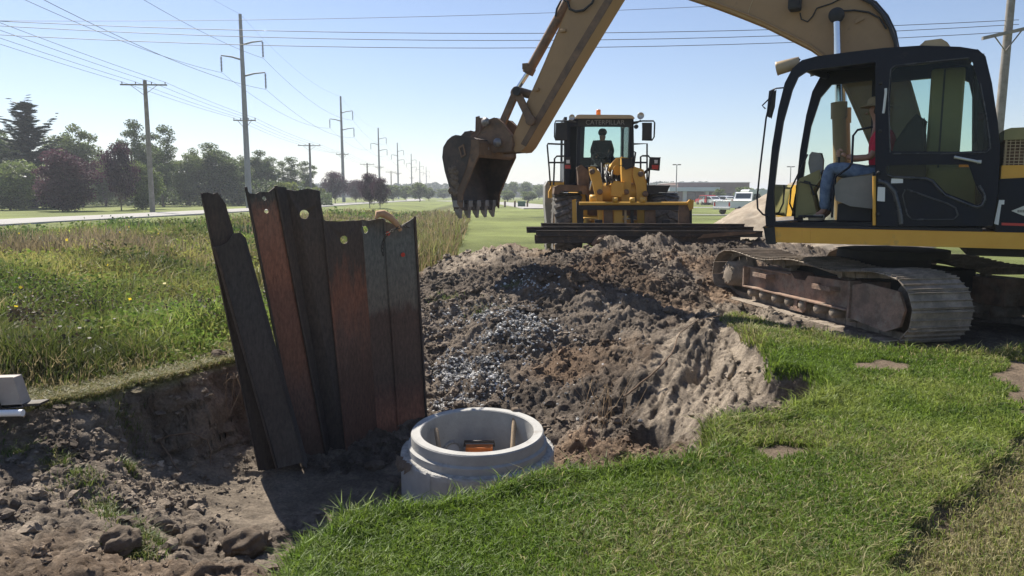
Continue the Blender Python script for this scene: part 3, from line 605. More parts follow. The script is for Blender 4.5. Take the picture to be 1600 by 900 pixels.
# ================================================================ timber box and pipe at the left edge
FB=Frame(onz(10,650,0),rad(0))
M_tbx=mat('taupe_painted_board',(.36,.31,.27),(.42,.37,.32),rough=.7,scale=6)
bx=root('equipment_box',FB,'taupe boxy panel standing on a dark skid at the left edge of the bank','box')
c=onz(8,622,.14); 
MB().plate([ony(a,b_,c[1]) for a,b_ in ((-45,592),(20,590),(36,636),(-30,640))],(0,.10,0)).build('panel',M_tbx,bx,FB,bevel=.004)
MB().plate([ony(a,b_,c[1]) for a,b_ in ((-60,637),(62,630),(62,633.5),(-60,643))],(0,.12,0)).build('skid',M_dk,bx,FB)
MB().plate([ony(a,b_,c[1]+.02) for a,b_ in ((-60,600),(-8,600),(8,640),(-40,641))],(0,-.06,0)).build('side_edge',M_dk,bx,FB)
o=MB().tube([ony(-70,647,c[1]-.12),ony(36,645,c[1]-.12)],.026,20).build('white_pipe',mat('white_plastic',(.75,.76,.78),rough=.35)); tag(o,'short white plastic pipe lying in front of the taupe box','pipe')
# ================================================================ roots, branch, dry stalks
M_root=mat('bare_root',(.13,.085,.055),(.20,.14,.09),rough=.9,scale=20)
def twig(pts,r0,r1,label,name='root_branch',cat='branch',n=10,extra=()):
    P=[np.array(p,float) for p in pts]; Q=[]
    for i in range(len(P)-1):
        for k in range(4):
            t=k/4; Q.append(P[i]*(1-t)+P[i+1]*t+R.normal(0,.004,3))
    Q.append(P[-1]); m=MB().tube(Q,list(np.linspace(r0,r1,len(Q))),7)
    for e in extra:
        m.tube([np.array(p,float) for p in e],[r1*1.0]*(len(e)-1)+[r1*.4],5)
    o=m.build(name,M_root); tag(o,label,cat); return o
Y0=6.7
twig([ony(322,788,6.1),ony(300,762,6.15),ony(275,730,6.25),ony(262,708,6.35),ony(248,690,6.45),ony(262,680,6.5),ony(300,676,6.55),ony(325,688,6.55),ony(330,705,6.55),ony(328,728,6.5)],.011,.004,'bare arched root branch sticking out of the smooth pit floor',extra=[[ony(300,762,6.15),ony(285,757,6.1),ony(274,772,6.1)],[ony(322,690,6.55),ony(312,705,6.5)]])
wx=onz(985,645,-1.05)[1]
twig([onz(975,620,-.5),onz(1000,600,-.38),onz(1030,575,-.22),onz(1048,555,-.12),ony(1062,520,8.9),ony(1090,500,9.3),ony(1130,492,9.5)],.012,.004,'long thin root trailing down the right-hand slope of the pit')
c0=onz(945,690,-.78)
ex=[]
for k in range(22):
    b0=c0+np.array([R.uniform(-.28,.22),R.uniform(-.1,.35),.1]); t=b0+np.array([R.normal(0,.16),R.normal(0,.1),R.uniform(.2,.62)]); ex.append([b0,(b0+t)/2+R.normal(0,.04,3),t,t+R.normal(0,.06,3)])
o=MB()
for e in ex: o.tube(e,[.0024,.002,.0015,.0008],4)
o=o.build('dry_weed_stalks',mat('straw',(.34,.23,.13),(.45,.33,.2),rough=.8,scale=9)); tag(o,'tangle of dry straw-coloured weed stalks on the slope right of the concrete ring','dry plant')
o=MB()
for k in range(22):
    c=onz(R.uniform(300,395),R.uniform(585,600),-.12); o.tube([c+[0,0,.05],c+R.normal(0,.04,3),c+R.normal(0,.07,3)-[0,0,.22]],[.003,.003,.001],4)
o=o.build('hanging_roots',M_root); tag(o,'fringe of fine roots hanging out of the cut bank left of the steel sheets','roots',kind='stuff')
lump(onz(382,709,-.95)+[0,0,.04],(.03,.02,.035),mat('white_scrap',(.8,.8,.8),rough=.6),'paper_scrap'); tag(bpy.data.objects['paper_scrap'],'small white scrap lying on the pit floor beside the leaning steel sheet','scrap')
# ================================================================ EXCAVATOR
M_yel=mat('yellow_paint',(.74,.37,.045),(.80,.43,.06),rough=.42,scale=2.5,bump=.05,bscale=60,c3=(.30,.20,.10),s3=3,lo3=.58,hi3=.75)
M_tanp=mat('faded_boom_paint',(.31,.19,.09),(.37,.23,.115),rough=.5,scale=2,bump=.05,bscale=50,c3=(.20,.13,.075),s3=4,lo3=.6,hi3=.74)
M_brownp=mat('worn_brown_and_gap_steel',(.13,.085,.058),(.24,.15,.095),rough=.65,scale=5,bump=.3,bscale=40,c3=(.09,.075,.065),s3=7,metal=.2)
M_blk=mat('black_paint',(.006,.008,.017),(.011,.014,.024),rough=.3,scale=3,rough2=.5,c3=(.035,.034,.034),s3=5,lo3=.6,hi3=.75,spec=.22)
M_blk2=mat('dull_black',(.02,.02,.022),(.04,.038,.036),rough=.7,scale=6)
M_crm=mat('cream_plastic',(.45,.33,.19),(.50,.37,.22),rough=.45,scale=4)
M_gry=mat('grey_plastic',(.22,.215,.20),(.26,.25,.23),rough=.6,scale=8)
M_grn=mat('olive_panel',(.25,.22,.09),(.30,.26,.11),rough=.55,scale=3)
M_chr=mat('chrome_rod',(.62,.64,.68),rough=.14,metal=1)
M_trk=mat('track_steel',(.24,.20,.16),(.42,.35,.28),rough=.9,scale=7,metal=.25,bump=.5,bscale=40,c3=(.20,.17,.135),s3=2.5,lo3=.45,hi3=.62)
M_tfr=mat('track_frame_rusty',(.17,.115,.085),(.34,.22,.16),rough=.85,scale=6,bump=.6,bscale=45,c3=(.30,.245,.19),s3=3.5,lo3=.5,hi3=.66)
M_bkt=mat('bucket_steel',(.055,.045,.042),(.12,.09,.075),rough=.6,scale=4,metal=.3,bump=.35,bscale=30,c3=(.17,.12,.085),s3=3,lo3=.56,hi3=.72)
M_tooth=mat('worn_tooth_steel',(.20,.19,.19),(.30,.28,.27),rough=.45,metal=.6,scale=9)
M_rub=mat('rubber_hose',(.015,.015,.016),rough=.5)
M_sil=mat('worn_silver',(.55,.55,.52),rough=.4,metal=.5)
M_glt=glass('tinted_glass',(.88,.94,.905)); M_gl=glass('clear_glass',(.88,.95,.93))
M_wht=mat('white_sticker',(.75,.75,.73),rough=.5)
FH=Frame((5.19,10.29,0),math.atan2(.469,-.883)); FT=Frame((5.2,10.7,0),math.atan2(.98,-.198))
EX=root('excavator',FH,'large yellow tracked excavator with a black cab, its arm raised over the dirt mound','excavator')
CB=1.55; CI=.52
def hp(px,py,c=CB): a=FH.pl(px,py,c); return (a[0],a[2])
def side(loop,c0,c1,holes=(),m=0,mb=None):   # loops of (x,z) local
    mb=mb or MB(); return mb.plate([FH.P(x,c0,z) for x,z in loop],FH.N*(c1-c0),[[FH.P(x,c0,z) for x,z in h] for h in holes],m)
def HB(*a,**k): return MB().fb(FH,*a,**k)
# --- undercarriage
def track(cc):   # cc = centre offset in FT
    rz,L=.385,2.0; path=[]
    for s in np.linspace(-L,L,24,endpoint=False): path.append((s,0))
    for t in np.linspace(0,math.pi,9,endpoint=False): path.append((L+rz*math.sin(t)*1.05,rz-rz*math.cos(t)))
    for s in np.linspace(L,-L,24,endpoint=False): path.append((s,2*rz+.02+ .035*math.cos(s*3.6)-.03))
    for t in np.linspace(math.pi,2*math.pi,9,endpoint=False): path.append((-L+rz*math.sin(t)*1.05,rz-rz*math.cos(t)))
    path=np.array(path); d=np.linalg.norm(np.roll(path,-1,0)-path,axis=1); cum=np.concatenate([[0],np.cumsum(d)]); tot=cum[-1]; n=48
    def at(q):
        q%=tot; i=np.searchsorted(cum,q,side='right')-1; i=min(i,len(path)-1); f=(q-cum[i])/d[i]; return path[i]*(1-f)+path[(i+1)%len(path)]*f
    m=MB()
    for k in range(n):
        a=at(k*tot/n);b_=at((k+.96)*tot/n); t=(b_-a)/np.linalg.norm(b_-a); nr=np.array([t[1],-t[0]]); mid=(a+b_)/2
        T3=FT.X*t[0]+np.array([0,0,t[1]]); N3=FT.X*nr[0]+np.array([0,0,nr[1]]); C=FT.P(mid[0],cc,mid[1]); Lk=np.linalg.norm(b_-a)
        m.box(C,(Lk,.79,.014),T3,FT.N,N3)
        for q in (-.42,0.02,.42): m.box(C+T3*Lk*q+N3*.018,(.012,.79,.026),T3,FT.N,N3)
        m.box(C+T3*Lk*.2-N3*.045,(Lk*1.02,.06,.075),T3,FT.N,N3); 
        for e in(-.12,.12): m.box(C+FT.N*e-N3*.05,(Lk*1.0,.035,.085),T3,FT.N,N3)
    m.build('track_chain',M_trk,EX,FH,bevel=.003,seg=1)
    s=1 if cc>0 else -1; co=cc+s*.22
    fm=MB(); TB=lambda *a: fm.fb(FT,*a)
    def tb(x0,x1,c0,c1,z0,z1): fm.fb(FT,x0,x1,cc+s*c0,cc+s*c1,z0,z1)
    # sloping-topped side beam, notched in the middle
    P2=lambda loop,c0,c1: fm.plate([FT.P(x,cc+s*c0,z) for x,z in loop],FT.N*s*(c1-c0))
    P2([(1.50,.24),(1.50,.55),(.30,.57),(.20,.50),(-.05,.50),(-.12,.57),(-1.28,.60),(-1.28,.24)],-.2,.20)
    tb(1.53,-1.3,.20,.30,.225,.25); tb(1.53,1.49,.20,.30,.24,.56); tb(1.50,.3,.20,.245,.54,.562)
    fm.build('track_frame',M_tfr,EX,FH,bevel=.006)
    g=MB(); g.plate([FT.P(x,cc+s*.30,z) for x,z in [(-1.25,.16),(-1.25,.58),(-1.5,.63),(-2.1,.60),(-2.2,.40),(-2.14,.20),(-1.9,.10)]],FT.N*s*.03); g.fb(FT,-1.22,-1.26,cc+s*.2,cc+s*.36,.16,.63)
    g.build('idler_guard',M_tfr,EX,FH,bevel=.006)
    m=MB(); A=FT.N*s; m.lathe([(0,-.05),(.33,-.05),(.33,.05),(0,.05)],FT.P(-2.0,cc,.385),FT.N,28); m.build('idler_wheel',M_trk,EX,FH)
    m=MB(); m.lathe([(0,-.06),(.34,-.06),(.34,.02),(.22,.05),(.20,.30),(.13,.32),(0,.32)],FT.P(2.0,cc,.39),A,28)
    for k in range(10): m.cyl(FT.P(2.0,cc+s*.315,.39)+FT.X*.16*math.cos(k*.628)+np.array([0,0,.16*math.sin(k*.628)]),A,.014,.02,8)
    m.build('sprocket',M_trk,EX,FH)
    for k in range(8):
        MB().lathe([(0,-.22),(.07,-.22),(.09,-.12),(.09,.12),(.07,.14),(.07,.26),(.05,.28),(0,.28)],FT.P(-1.15+k*.355,cc,.155),A,16).build('track_roller',M_trk,EX,FH)
    for x in(-.75,.6):
        m=MB().cyl(FT.P(x,cc-.1,.66),A,.055,.25,16); m.fb(FT,x-.05,x+.05,cc-.05,cc+.05,.55,.66); m.build('carrier_roller',M_trk,EX,FH)
    for x in(.95,-.62):
        m=MB()
        for q in(0,): m.tube([FT.P(x-.22,cc+s*.20,.46),FT.P(x-.20,cc+s*.33,.46),FT.P(x+.20,cc+s*.33,.46),FT.P(x+.22,cc+s*.20,.46)],.012,6)
        m.plate([FT.P(x-.22,cc+s*.2,.44),FT.P(x-.20,cc+s*.34,.44),FT.P(x+.20,cc+s*.34,.44),FT.P(x+.22,cc+s*.2,.44)],(0,0,.06),[[FT.P(x-.17,cc+s*.21,.44),FT.P(x-.16,cc+s*.30,.44),FT.P(x+.16,cc+s*.30,.44),FT.P(x+.17,cc+s*.21,.44)]])
        m.build('step_bracket',M_tfr,EX,FH,bevel=.003)
    m=MB(); m.plate([FT.P(x,cc+s*.24,z) for x,z in [(.35,.235),(.28,.1),(.2,.05),(-.12,.05),(-.18,.1),(-.2,.235)]],FT.N*s*.02,[[FT.P(x,cc+s*.24,z) for x,z in [(.28,.21),(.22,.1),(.12,.09),(.1,.21)]],[FT.P(x,cc+s*.24,z) for x,z in [(.02,.21),(.02,.09),(-.1,.09),(-.14,.21)]]]); m.build('track_guide_guard',M_tfr,EX,FH,bevel=.004)
    # earth lying on the frame
    v=[]; 
    for k in range(60):
        pass
track(.87); track(-1.25)
m=MB(); m.fb(FT,-.75,.75,-1.1,.72,.36,.68); m.cyl(FT.P(0,-.2,.66),(0,0,1),.62,.22,40); m.cyl(FH.P(-.1,0,.86),(0,0,1),.70,.10,40); m.build('car_body',M_blk2,EX,FH,bevel=.02)
# --- revolving deck
def col(px,py0,py1,c=CB):  # local x, z0, z1
    a=hp(px,py0,c); b_=hp(px,py1,c); return a[0],a[1],b_[1]
fx,_z1,_=col(1196,355,380); ZT=hp(1300,356.5)[1]; ZB=hp(1400,383)[1]; print('deck',fx,ZT,ZB)
m=MB(); m.plate([FH.P(x,CB+.02,z) for x,z in [(fx,ZT),(fx-.05,ZB+.0),(-3.35,ZB-.0),(-3.35,ZT-.02)]],-FH.N*.16)
m.fb(FH,fx-.55,fx-.45,CB-.1,CB+.026,ZB+.005,ZT-.005)
m.build('deck_beam',M_yel,EX,FH,bevel=.012)
MB().plate([FH.P(x,CB+.03,z) for x,z in [(fx+.015,ZT-.01),(fx-.04,ZB-.012),(fx-.12,ZB-.012),(fx-.10,ZT-.01)]],-FH.N*.2).build('beam_end_cap',M_blk2,EX,FH,bevel=.02)
m=MB(); m.fb(FH,fx-.1,-3.3,-1.5,CB-.16,ZB+.04,ZT-.03); m.fb(FH,-.9,-3.3,-1.45,1.2,ZB-.12,ZB+.04); m.build('deck_plate',M_blk2,EX,FH,bevel=.01)
# hood / engine housing
zh=hp(1565,200)[1]; xr=hp(1563,250)[0]-.02; zgr0=hp(1580,218)[1]; zgr1=hp(1580,258)[1]; zbl=hp(1575,281)[1]; print('hood',zh,xr)
m=MB(); m.plate([FH.P(x,CB-.03,z) for x,z in [(xr,zgr1),(xr,zbl),(-3.3,zbl+.12),(-3.3,zgr1)]],-FH.N*2.9); m.build('hood_lower_band',M_yel,EX,FH,bevel=.02)
m=MB(); m.plate([FH.P(x,CB-.03,z) for x,z in [(xr,zgr0),(xr,zh-.02),(xr-.06,zh),(-3.2,zh+.02),(-3.3,zh-.05),(-3.3,zgr0)]],-FH.N*2.9); m.build('engine_hood',M_grn,EX,FH,bevel=.03)
m=MB(); m.fb(FH,xr-.02,-3.3,-1.3,CB-.12,zgr1-.01,zgr0+.01); m.build('radiator_core',M_brownp,EX,FH)
m=MB()
for i in range(46): x=xr-.02-i*.045; m.fb(FH,x,x-.007,CB-.05,CB-.04,zgr1,zgr0)
for i in range(8): z=zgr1+(zgr0-zgr1)*(i+.5)/8; m.fb(FH,xr-.01,-2.15,CB-.053,CB-.047,z-.004,z+.004)
for i in range(9): m.fb(FH,xr-.02-i*.28,xr-.04-i*.28,CB-.09,CB-.06,zgr1,zgr0)
m.build('hood_grille',M_crm,EX,FH)
m=MB(); m.plate([FH.P(x,CB-.02,z) for x,z in [(xr,ZT),(xr,zbl),(-3.3,zbl+.12),(-3.3,ZT)]],-FH.N*2.9); m.build('side_panel',M_blk,EX,FH,bevel=.012)
m=MB(); cN=CB+.0-.018
def quadpx(pts,m,c=cN,t=.004): m.plate([FH.px(a,b_,c) for a,b_ in pts],FH.N*t)
quadpx([(1561,312.5),(1569.5,312.5),(1569,319.5),(1564.5,319.5),(1560,351.5),(1553,349.5)],m); m.build('white_stripe',M_wht,EX,FH)
m=MB(); quadpx([(1565,348),(1640,350),(1640,354.5),(1565,352)],m); m.build('red_stripe',mat('red_stripe_paint',(.55,.05,.04),rough=.4),EX,FH)
m=MB(); quadpx([(1580,329.5),(1604,320),(1628,329),(1604,339)],m); dm=m.build('diamond_badge',M_sil,EX,FH)
def text(s,fr,x,c,z,size,mat_,parent,name='lettering',ext=.002,dirx=None,up=(0,0,1)):
    cu=bpy.data.curves.new(name,'FONT'); cu.body=s; cu.size=size; cu.extrude=ext; cu.align_x='CENTER'; cu.align_y='CENTER'
    t=bpy.data.objects.new(name,cu); COL.objects.link(t); dg=bpy.context.evaluated_depsgraph_get(); me=bpy.data.meshes.new_from_object(t.evaluated_get(dg)); bpy.data.objects.remove(t)
    X=np.array(dirx if dirx is not None else fr.X,float); U=np.array(up,float); Z=np.cross(X,U); O=fr.P(x,c,z)
    vs=[O+X*v.co.x+U*v.co.y+Z*v.co.z for v in me.vertices]; vs=[fr.loc(v) for v in vs]
    for v,q in zip(me.vertices,vs): v.co=q
    me.materials.append(mat_); o=bpy.data.objects.new(name,me); COL.objects.link(o); o.parent=parent; return o
for i_,px in enumerate((1590,1593,1596,1599,1603)):
    m=MB(); quadpx([(px,328),(px+1.6,328),(px+1.6,332),(px,332)],m,cN+.006,.002); m.build('badge_mark',M_blk2,dm,FH)
m=MB(); m.plate([FH.P(x,1.35,z) for x,z in [(-3.3,ZB),(-3.3,zh),(-3.75,zh-.05),(-3.95,zh-.4),(-3.9,ZB+.1)]],-FH.N*2.7); m.build('counterweight',M_yel,EX,FH,bevel=.05,seg=3)
m=MB(); m.fb(FH,-1.9,-2.4,-.3,.1,zh,zh+.12); m.cyl(FH.P(-2.15,-.9,zh),(0,0,1),.07,.45,16); m.build('exhaust_and_intake',M_blk2,EX,FH,bevel=.02)
# hydraulic tank box right of the boom (far side, tan)
m=MB(); m.fb(FH,.0,-1.0,-1.4,-.5,ZT,ZT+1.0); m.build('tank_box',M_yel,EX,FH,bevel=.04)
# --- cab
outer=[hp(*p) for p in [(1197,353),(1195,330),(1200,290),(1206,230),(1216,170),(1226,130),(1238,107),(1253,94),(1275,88),(1330,81),(1381,75),(1440,71),(1500,73),(1525,77),(1540,92),(1550,130),(1559,190),(1563,230),(1560,300),(1551,353)]]
fh_=[hp(*p) for p in [(1211,347),(1209,300),(1216,240),(1224,190),(1238,140),(1247,120),(1262,110),(1368,97),(1367,347)]]
dh_=[hp(*p) for p in [(1388,350),(1388,120),(1394,101),(1515,90),(1527,98),(1540,150),(1549,200),(1548,250),(1544,300),(1540,350)]]
side(outer,CB,CB-.07,[fh_,dh_]).build('cab_side_frame',M_blk,EX,FH,bevel=.016,seg=3)
gfar=[hp(*p) for p in [(1211,347),(1209,300),(1216,240),(1224,190),(1240,140),(1258,118),(1350,108),(1350,347)]]
gfar2=[hp(*p) for p in [(1372,347),(1372,112),(1500,100),(1524,110),(1540,180),(1535,260),(1530,347)]]
fs_=lambda L:[(x-.22*max(0,min(1,(x-.15)/.7)),z) for x,z in L]
gfar=fs_(gfar); side(fs_(outer),CI+.07,CI,[gfar,gfar2]).build('cab_far_frame',M_blk,EX,FH,bevel=.016,seg=3)
# windscreen frame: front cross bars; posts are the ends of both side frames
ft=hp(1241,104); fb_=hp(1197,350)
for (px,py) in ((1246,101),(1198,349)):
    m=MB(); a=hp(px,py); m.tube([FH.P(a[0]-.03,CB-.03,a[1]-.02),FH.P(a[0]-.25,CI+.03,a[1]-.02)],.045,10); m.build('windscreen_frame',M_blk,EX,FH)
wl=[hp(*p) for p in [(1198,340),(1200,310),(1202,288)]]
m=MB(); 
for i in range(len(wl)-1):
    a,b_=wl[i],wl[i+1]; v=[FH.P(a[0]-.02,CB-.07,a[1]),FH.P(b_[0]-.02,CB-.07,b_[1]),FH.P(b_[0]-.24,CI+.07,b_[1]),FH.P(a[0]-.24,CI+.07,a[1])]; m.add(v,[(0,1,2,3)])
m.build('windscreen',M_gl,EX,FH)
side(gfar,CI+.04,CI+.034).build('far_side_window',M_glt,EX,FH)
side(gfar2,CI+.04,CI+.034).build('far_rear_window',M_glt,EX,FH)
rt=[hp(*p) for p in [(1253,94),(1275,88),(1330,81),(1381,75),(1440,71),(1500,73),(1525,77)]]
m=MB()
m.plate([FH.P(x,CB-.05,z-.01) for x,z in rt]+[FH.P(x,CB-.05,z-.055) for x,z in rt[::-1]],-FH.N*(CB-CI-.1),[]); m.build('cab_roof',M_blk,EX,FH,bevel=.008)
rx=hp(1545,130)
m=MB(); zc0=ZT+.02
rearx=hp(1548,160)[0]-.02
A=[FH.P(rearx-.0,CB-.08,zc0),FH.P(rearx,CI+.08,zc0),FH.P(rearx+.12,CI+.08,rt[-1][1]-.05),FH.P(rearx+.12,CB-.08,rt[-1][1]-.05)]
def lerpq(u,v): return (A[0]*(1-u)+A[1]*u)*(1-v)+(A[3]*(1-u)+A[2]*u)*v
m.plate(A,FH.X*.04,[[lerpq(.1,.52),lerpq(.9,.52),lerpq(.9,.93),lerpq(.1,.93)]]); m.build('cab_rear_wall',M_blk2,EX,FH,bevel=.01)
MB().plate([lerpq(.1,.52),lerpq(.9,.52),lerpq(.9,.93),lerpq(.1,.93)],FH.X*.005).build('cab_rear_window',M_glt,EX,FH)
# olive inner rear-right column
a0=hp(1448,230,1.0)[0]; m=MB(); m.fb(FH,a0,a0-.36,CI+.09,CI+.35,ZT+.05,rt[-1][1]-.08); m.fb(FH,a0-.02,rearx+.05,CI+.09,CI+.5,ZT+.05,hp(1450,262,1.0)[1]); m.build('cab_rear_lining',M_grn,EX,FH,bevel=.03)
m=MB(); x=a0-.13; m.fb(FH,x,x-.02,CI+.35,CI+.356,ZT+.05,rt[-1][1]-.1); m.build('lining_seam',M_blk2,EX,FH)
# cab floor
m=MB(); m.fb(FH,fx-.03,rearx,CI,CB-.0,ZT-.02,ZT+.03); m.build('cab_floor',M_blk2,EX,FH,bevel=.006)
# --- door
dout=[hp(*p,CB+.03) for p in [(1371,353),(1372,230),(1376,110),(1380,94),(1390,88.5),(1440,84),(1500,79),(1528,77),(1540,88),(1550,130),(1559,190),(1562,230),(1559,300),(1550,353)]]
dwu=[hp(*p,CB+.03) for p in [(1393,236),(1390,232),(1391,150),(1394,112),(1400,105),(1470,97),(1512,92),(1520,97),(1531,140),(1541,190),(1545,228),(1541,235),(1500,237)]]
dwl=[hp(*p,CB+.03) for p in [(1385,272),(1384,261),(1390,258),(1513,257),(1518,270),(1527,295),(1535,308),(1533,317),(1526,320.5),(1516,316),(1478,301.5),(1468,291),(1458,280),(1448,277),(1395,275)]]
dr=side(dout,CB+.035,CB+.002,[dwu,dwl]).build('door',M_blk,EX,FH,bevel=.014,seg=3)
side(dwu,CB+.02,CB+.014).build('upper_pane',M_glt,dr,FH); side(dwl,CB+.02,CB+.014).build('lower_pane',M_glt,dr,FH)
def tl_(pts,c,r,closed=False,m=None):
    P=[FH.px(a,b_,c) for a,b_ in pts]; 
    if closed: P.append(P[0])
    return (m or MB()).tube(P,r,8)
m=MB(); 
tl_([(1386,273),(1397,277),(1447,279),(1457,283),(1466,294),(1477,305),(1516,321),(1527,324),(1535,321),(1539,313),(1538,303),(1530,290)],CB+.045,.014,m=m)
tl_([(1394,240),(1470,240),(1541,238),(1548,232),(1546,215),(1541,180),(1532,130)],CB+.04,.007,m=m)
tl_([(1391,238),(1388,150),(1392,108),(1399,102),(1515,90)],CB+.04,.007,m=m)
M_edge=mat('door_edge_highlight',(.045,.048,.055),(.07,.07,.075),rough=.22,scale=6); m.build('window_seal',M_edge,dr,FH)  # lighter than the door black: paints the highlight along seals and pressed edges
m=MB(); tl_([(1415,296),(1410,305),(1417,335),(1425,343),(1490,343),(1497,336),(1493,325),(1480,318),(1417,296)],CB+.04,.009,m=m); m.build('pressed_panel',M_edge,dr,FH)
m=MB(); tl_([(1372,283),(1385,286),(1398,300),(1406,330),(1408,350)],CB+.036,.03,m=m); m.build('pressed_arch',M_edge,dr,FH)
m=MB(); tl_([(1491,245),(1494,246),(1520,251),(1532,254)],CB+.075,.017,m=m); m.box(FH.px(1493,246,CB+.05),(.03,.05,.03),FH.X,FH.N); m.box(FH.px(1530,253,CB+.05),(.04,.05,.04),FH.X,FH.N); m.build('door_handle',M_sil,dr,FH,bevel=.004)
m=MB(); tl_([(1384,138),(1384,145),(1381,172),(1380,177)],CB+.07,.015,m=m); m.build('grab_handle',M_sil,dr,FH)
m=MB(); quadpx([(1371.5,292),(1383,292.5),(1382.5,315),(1370.5,314)],m,CB+.038); quadpx([(1393,279),(1411,278.5),(1411,286),(1392,286.5)],m,CB+.038); 
stk=[MB(),MB()]; quadpx([(1371.5,292),(1383,292.5),(1382.5,315),(1370.5,314)],stk[0],CB+.038); quadpx([(1393,279),(1411,278.5),(1411,286),(1392,286.5)],stk[1],CB+.038)
for s_ in stk: s_.build('sticker',M_wht,dr,FH)
m=MB(); a=FH.px(1533,182,CB+.03); m.box(a,(.05,.05,.08),FH.X,FH.N); m.box(a+[0,0,.03],(.03,.08,.03),FH.X,FH.N); m.build('door_latch',M_blk2,dr,FH,bevel=.006)
m=MB(); tl_([(1366,352),(1366,275)],CB+.02,.02,m=m); m.build('yellow_door_stop',M_yel,EX,FH)
for px,py in ((1376,130),(1375,205),(1373,270),(1372,335)):
    MB().lathe([(0,.0),(.022,0),(.022,.02),(.012,.026),(0,.026)],FH.px(px,py,CB+.035),FH.N,8).build('hinge_bolt',M_blk2,dr,FH)
# lamps on the roof
m=MB(); a=FH.px(1230,103,1.3); m.lathe([(0,-.15),(.075,-.15),(.085,.11),(.09,.13),(0,.13)],a,FH.X*.98+np.array([0,0,-.2]),20); m.build('work_lamp',M_crm,EX,FH)
m=MB(); m.lathe([(0,.131),(.08,.131)],a,FH.X*.98+np.array([0,0,-.2]),20); m.build('lamp_lens',M_gl,EX,FH)
m=MB(); a=FH.px(1463,72,1.3); m.plate([FH.px(x,y,1.45) for x,y in [(1441,82),(1439,70),(1446,65),(1470,62),(1480,66),(1487,76),(1487,80)]],-FH.N*.28); m.build('roof_lamp_housing',M_crm,EX,FH,bevel=.02,seg=3)
m=MB(); 
tl_([(1235,106),(1243,98),(1250,92)],1.3,.015,m=m); m.build('lamp_bracket',M_blk2,EX,FH)
# mirror and front guard rail
m=MB(); tl_([(1226,137),(1213,138),(1207,141),(1204,152),(1191,165),(1196,170)],CB+.05,.009,m=m); tl_([(1207,142),(1197,185),(1188,260),(1183,310),(1184,326),(1192,335),(1201,338)],CB+.05,.012,m=m); m.build('front_guard_rail',M_blk,EX,FH)
m=MB(); m.plate([FH.px(x,y,CB+.05) for x,y in [(1203,143),(1209,140),(1208,165),(1202,182),(1199,180)]],FH.N*-.14); m.build('mirror',M_blk2,EX,FH,bevel=.012)
# wiper
m=MB(); tl_([(1262,241),(1252,262),(1236,295),(1234,318),(1240,333),(1258,340)],CI+.45,.012,m=m); m.build('windscreen_wiper',M_blk2,EX,FH)
m=MB(); tl_([(1364,198),(1340,203),(1333,212),(1331,255),(1326,262),(1306,276),(1302,290),(1300,340)],1.42,.014,m=m); m.build('inner_handrail',M_blk,EX,FH)
# interior: console, seat, lever, monitor
def wbox(px0,py0,px1,py1,c0,c1,name,mt,bev=.03):
    x0,z0=hp(px0,py1,(c0+c1)/2); x1,z1=hp(px1,py0,(c0+c1)/2); return MB().fb(FH,x0,x1,c0,c1,z0,z1).build(name,mt,EX,FH,bevel=bev,seg=3)
side([hp(*p,1.3) for p in [(1307,290),(1316,281),(1364,271),(1366,324),(1330,320),(1308,311)]],1.36,1.22).build('side_console',M_gry,EX,FH,bevel=.03,seg=3)
wbox(1310,318,1365,345,.75,1.3,'seat_base',M_blk2,.02)
side([hp(*p,1.0) for p in [(1392,300),(1396,255),(1404,225),(1418,196),(1432,187),(1444,192),(1447,215),(1440,300)]],1.28,.74).build('seat_back',M_blk2,EX,FH,bevel=.05,seg=3)
wbox(1335,276,1400,290,.75,1.25,'seat_cushion',M_blk2,.03)
side([hp(*p,.9) for p in [(1266,243),(1270,239),(1283,240),(1287,250),(1286,268),(1279,273),(1268,270),(1264,255)]],.98,.82).build('monitor',M_gry,EX,FH,bevel=.02,seg=3)
side([hp(*p,.95) for p in [(1247,290),(1253,282),(1280,270),(1284,280),(1270,300),(1278,335),(1248,336)]],1.05,.75).build('front_console',M_grn,EX,FH,bevel=.03,seg=3)
m=MB(); tl_([(1272,305),(1265,285),(1256,283)],1.1,.012,m=m); tl_([(1250,284),(1275,290),(1290,296),(1300,315)],1.1,.008,m=m); m.build('pedal_lever',M_blk2,EX,FH)
m=MB(); a=FH.px(1311,262,1.15); b_=FH.px(1311,240,1.15); m.tube([a,a*.6+b_*.4,b_],[.035,.014,.017],10); m.build('control_lever',M_blk2,EX,FH)
m=MB(); a=FH.px(1268,338,1.1); m.box(a,(.3,.25,.03),FH.X,FH.N); m.build('foot_pedal',M_blk2,EX,FH,bevel=.01)
# --- boom, stick, cylinders
bn=.27
bo=[hp(*p,bn) for p in [(985,-40),(1040,-22),(1110,1),(1150,16),(1190,32),(1230,52),(1262,68),(1287,86),(1306,112),(1325,145),(1345,190),(1375,260),(1400,330),(1452,335),(1452,270),(1442,200),(1422,130),(1402,75),(1393,46),(1372,20),(1345,-8),(1290,-30),(1210,-50),(1100,-78),(1000,-95),(970,-75)]]
mb=MB(); side(bo,bn,-bn,mb=mb); mb.build('boom',M_tanp,EX,FH,bevel=.012)
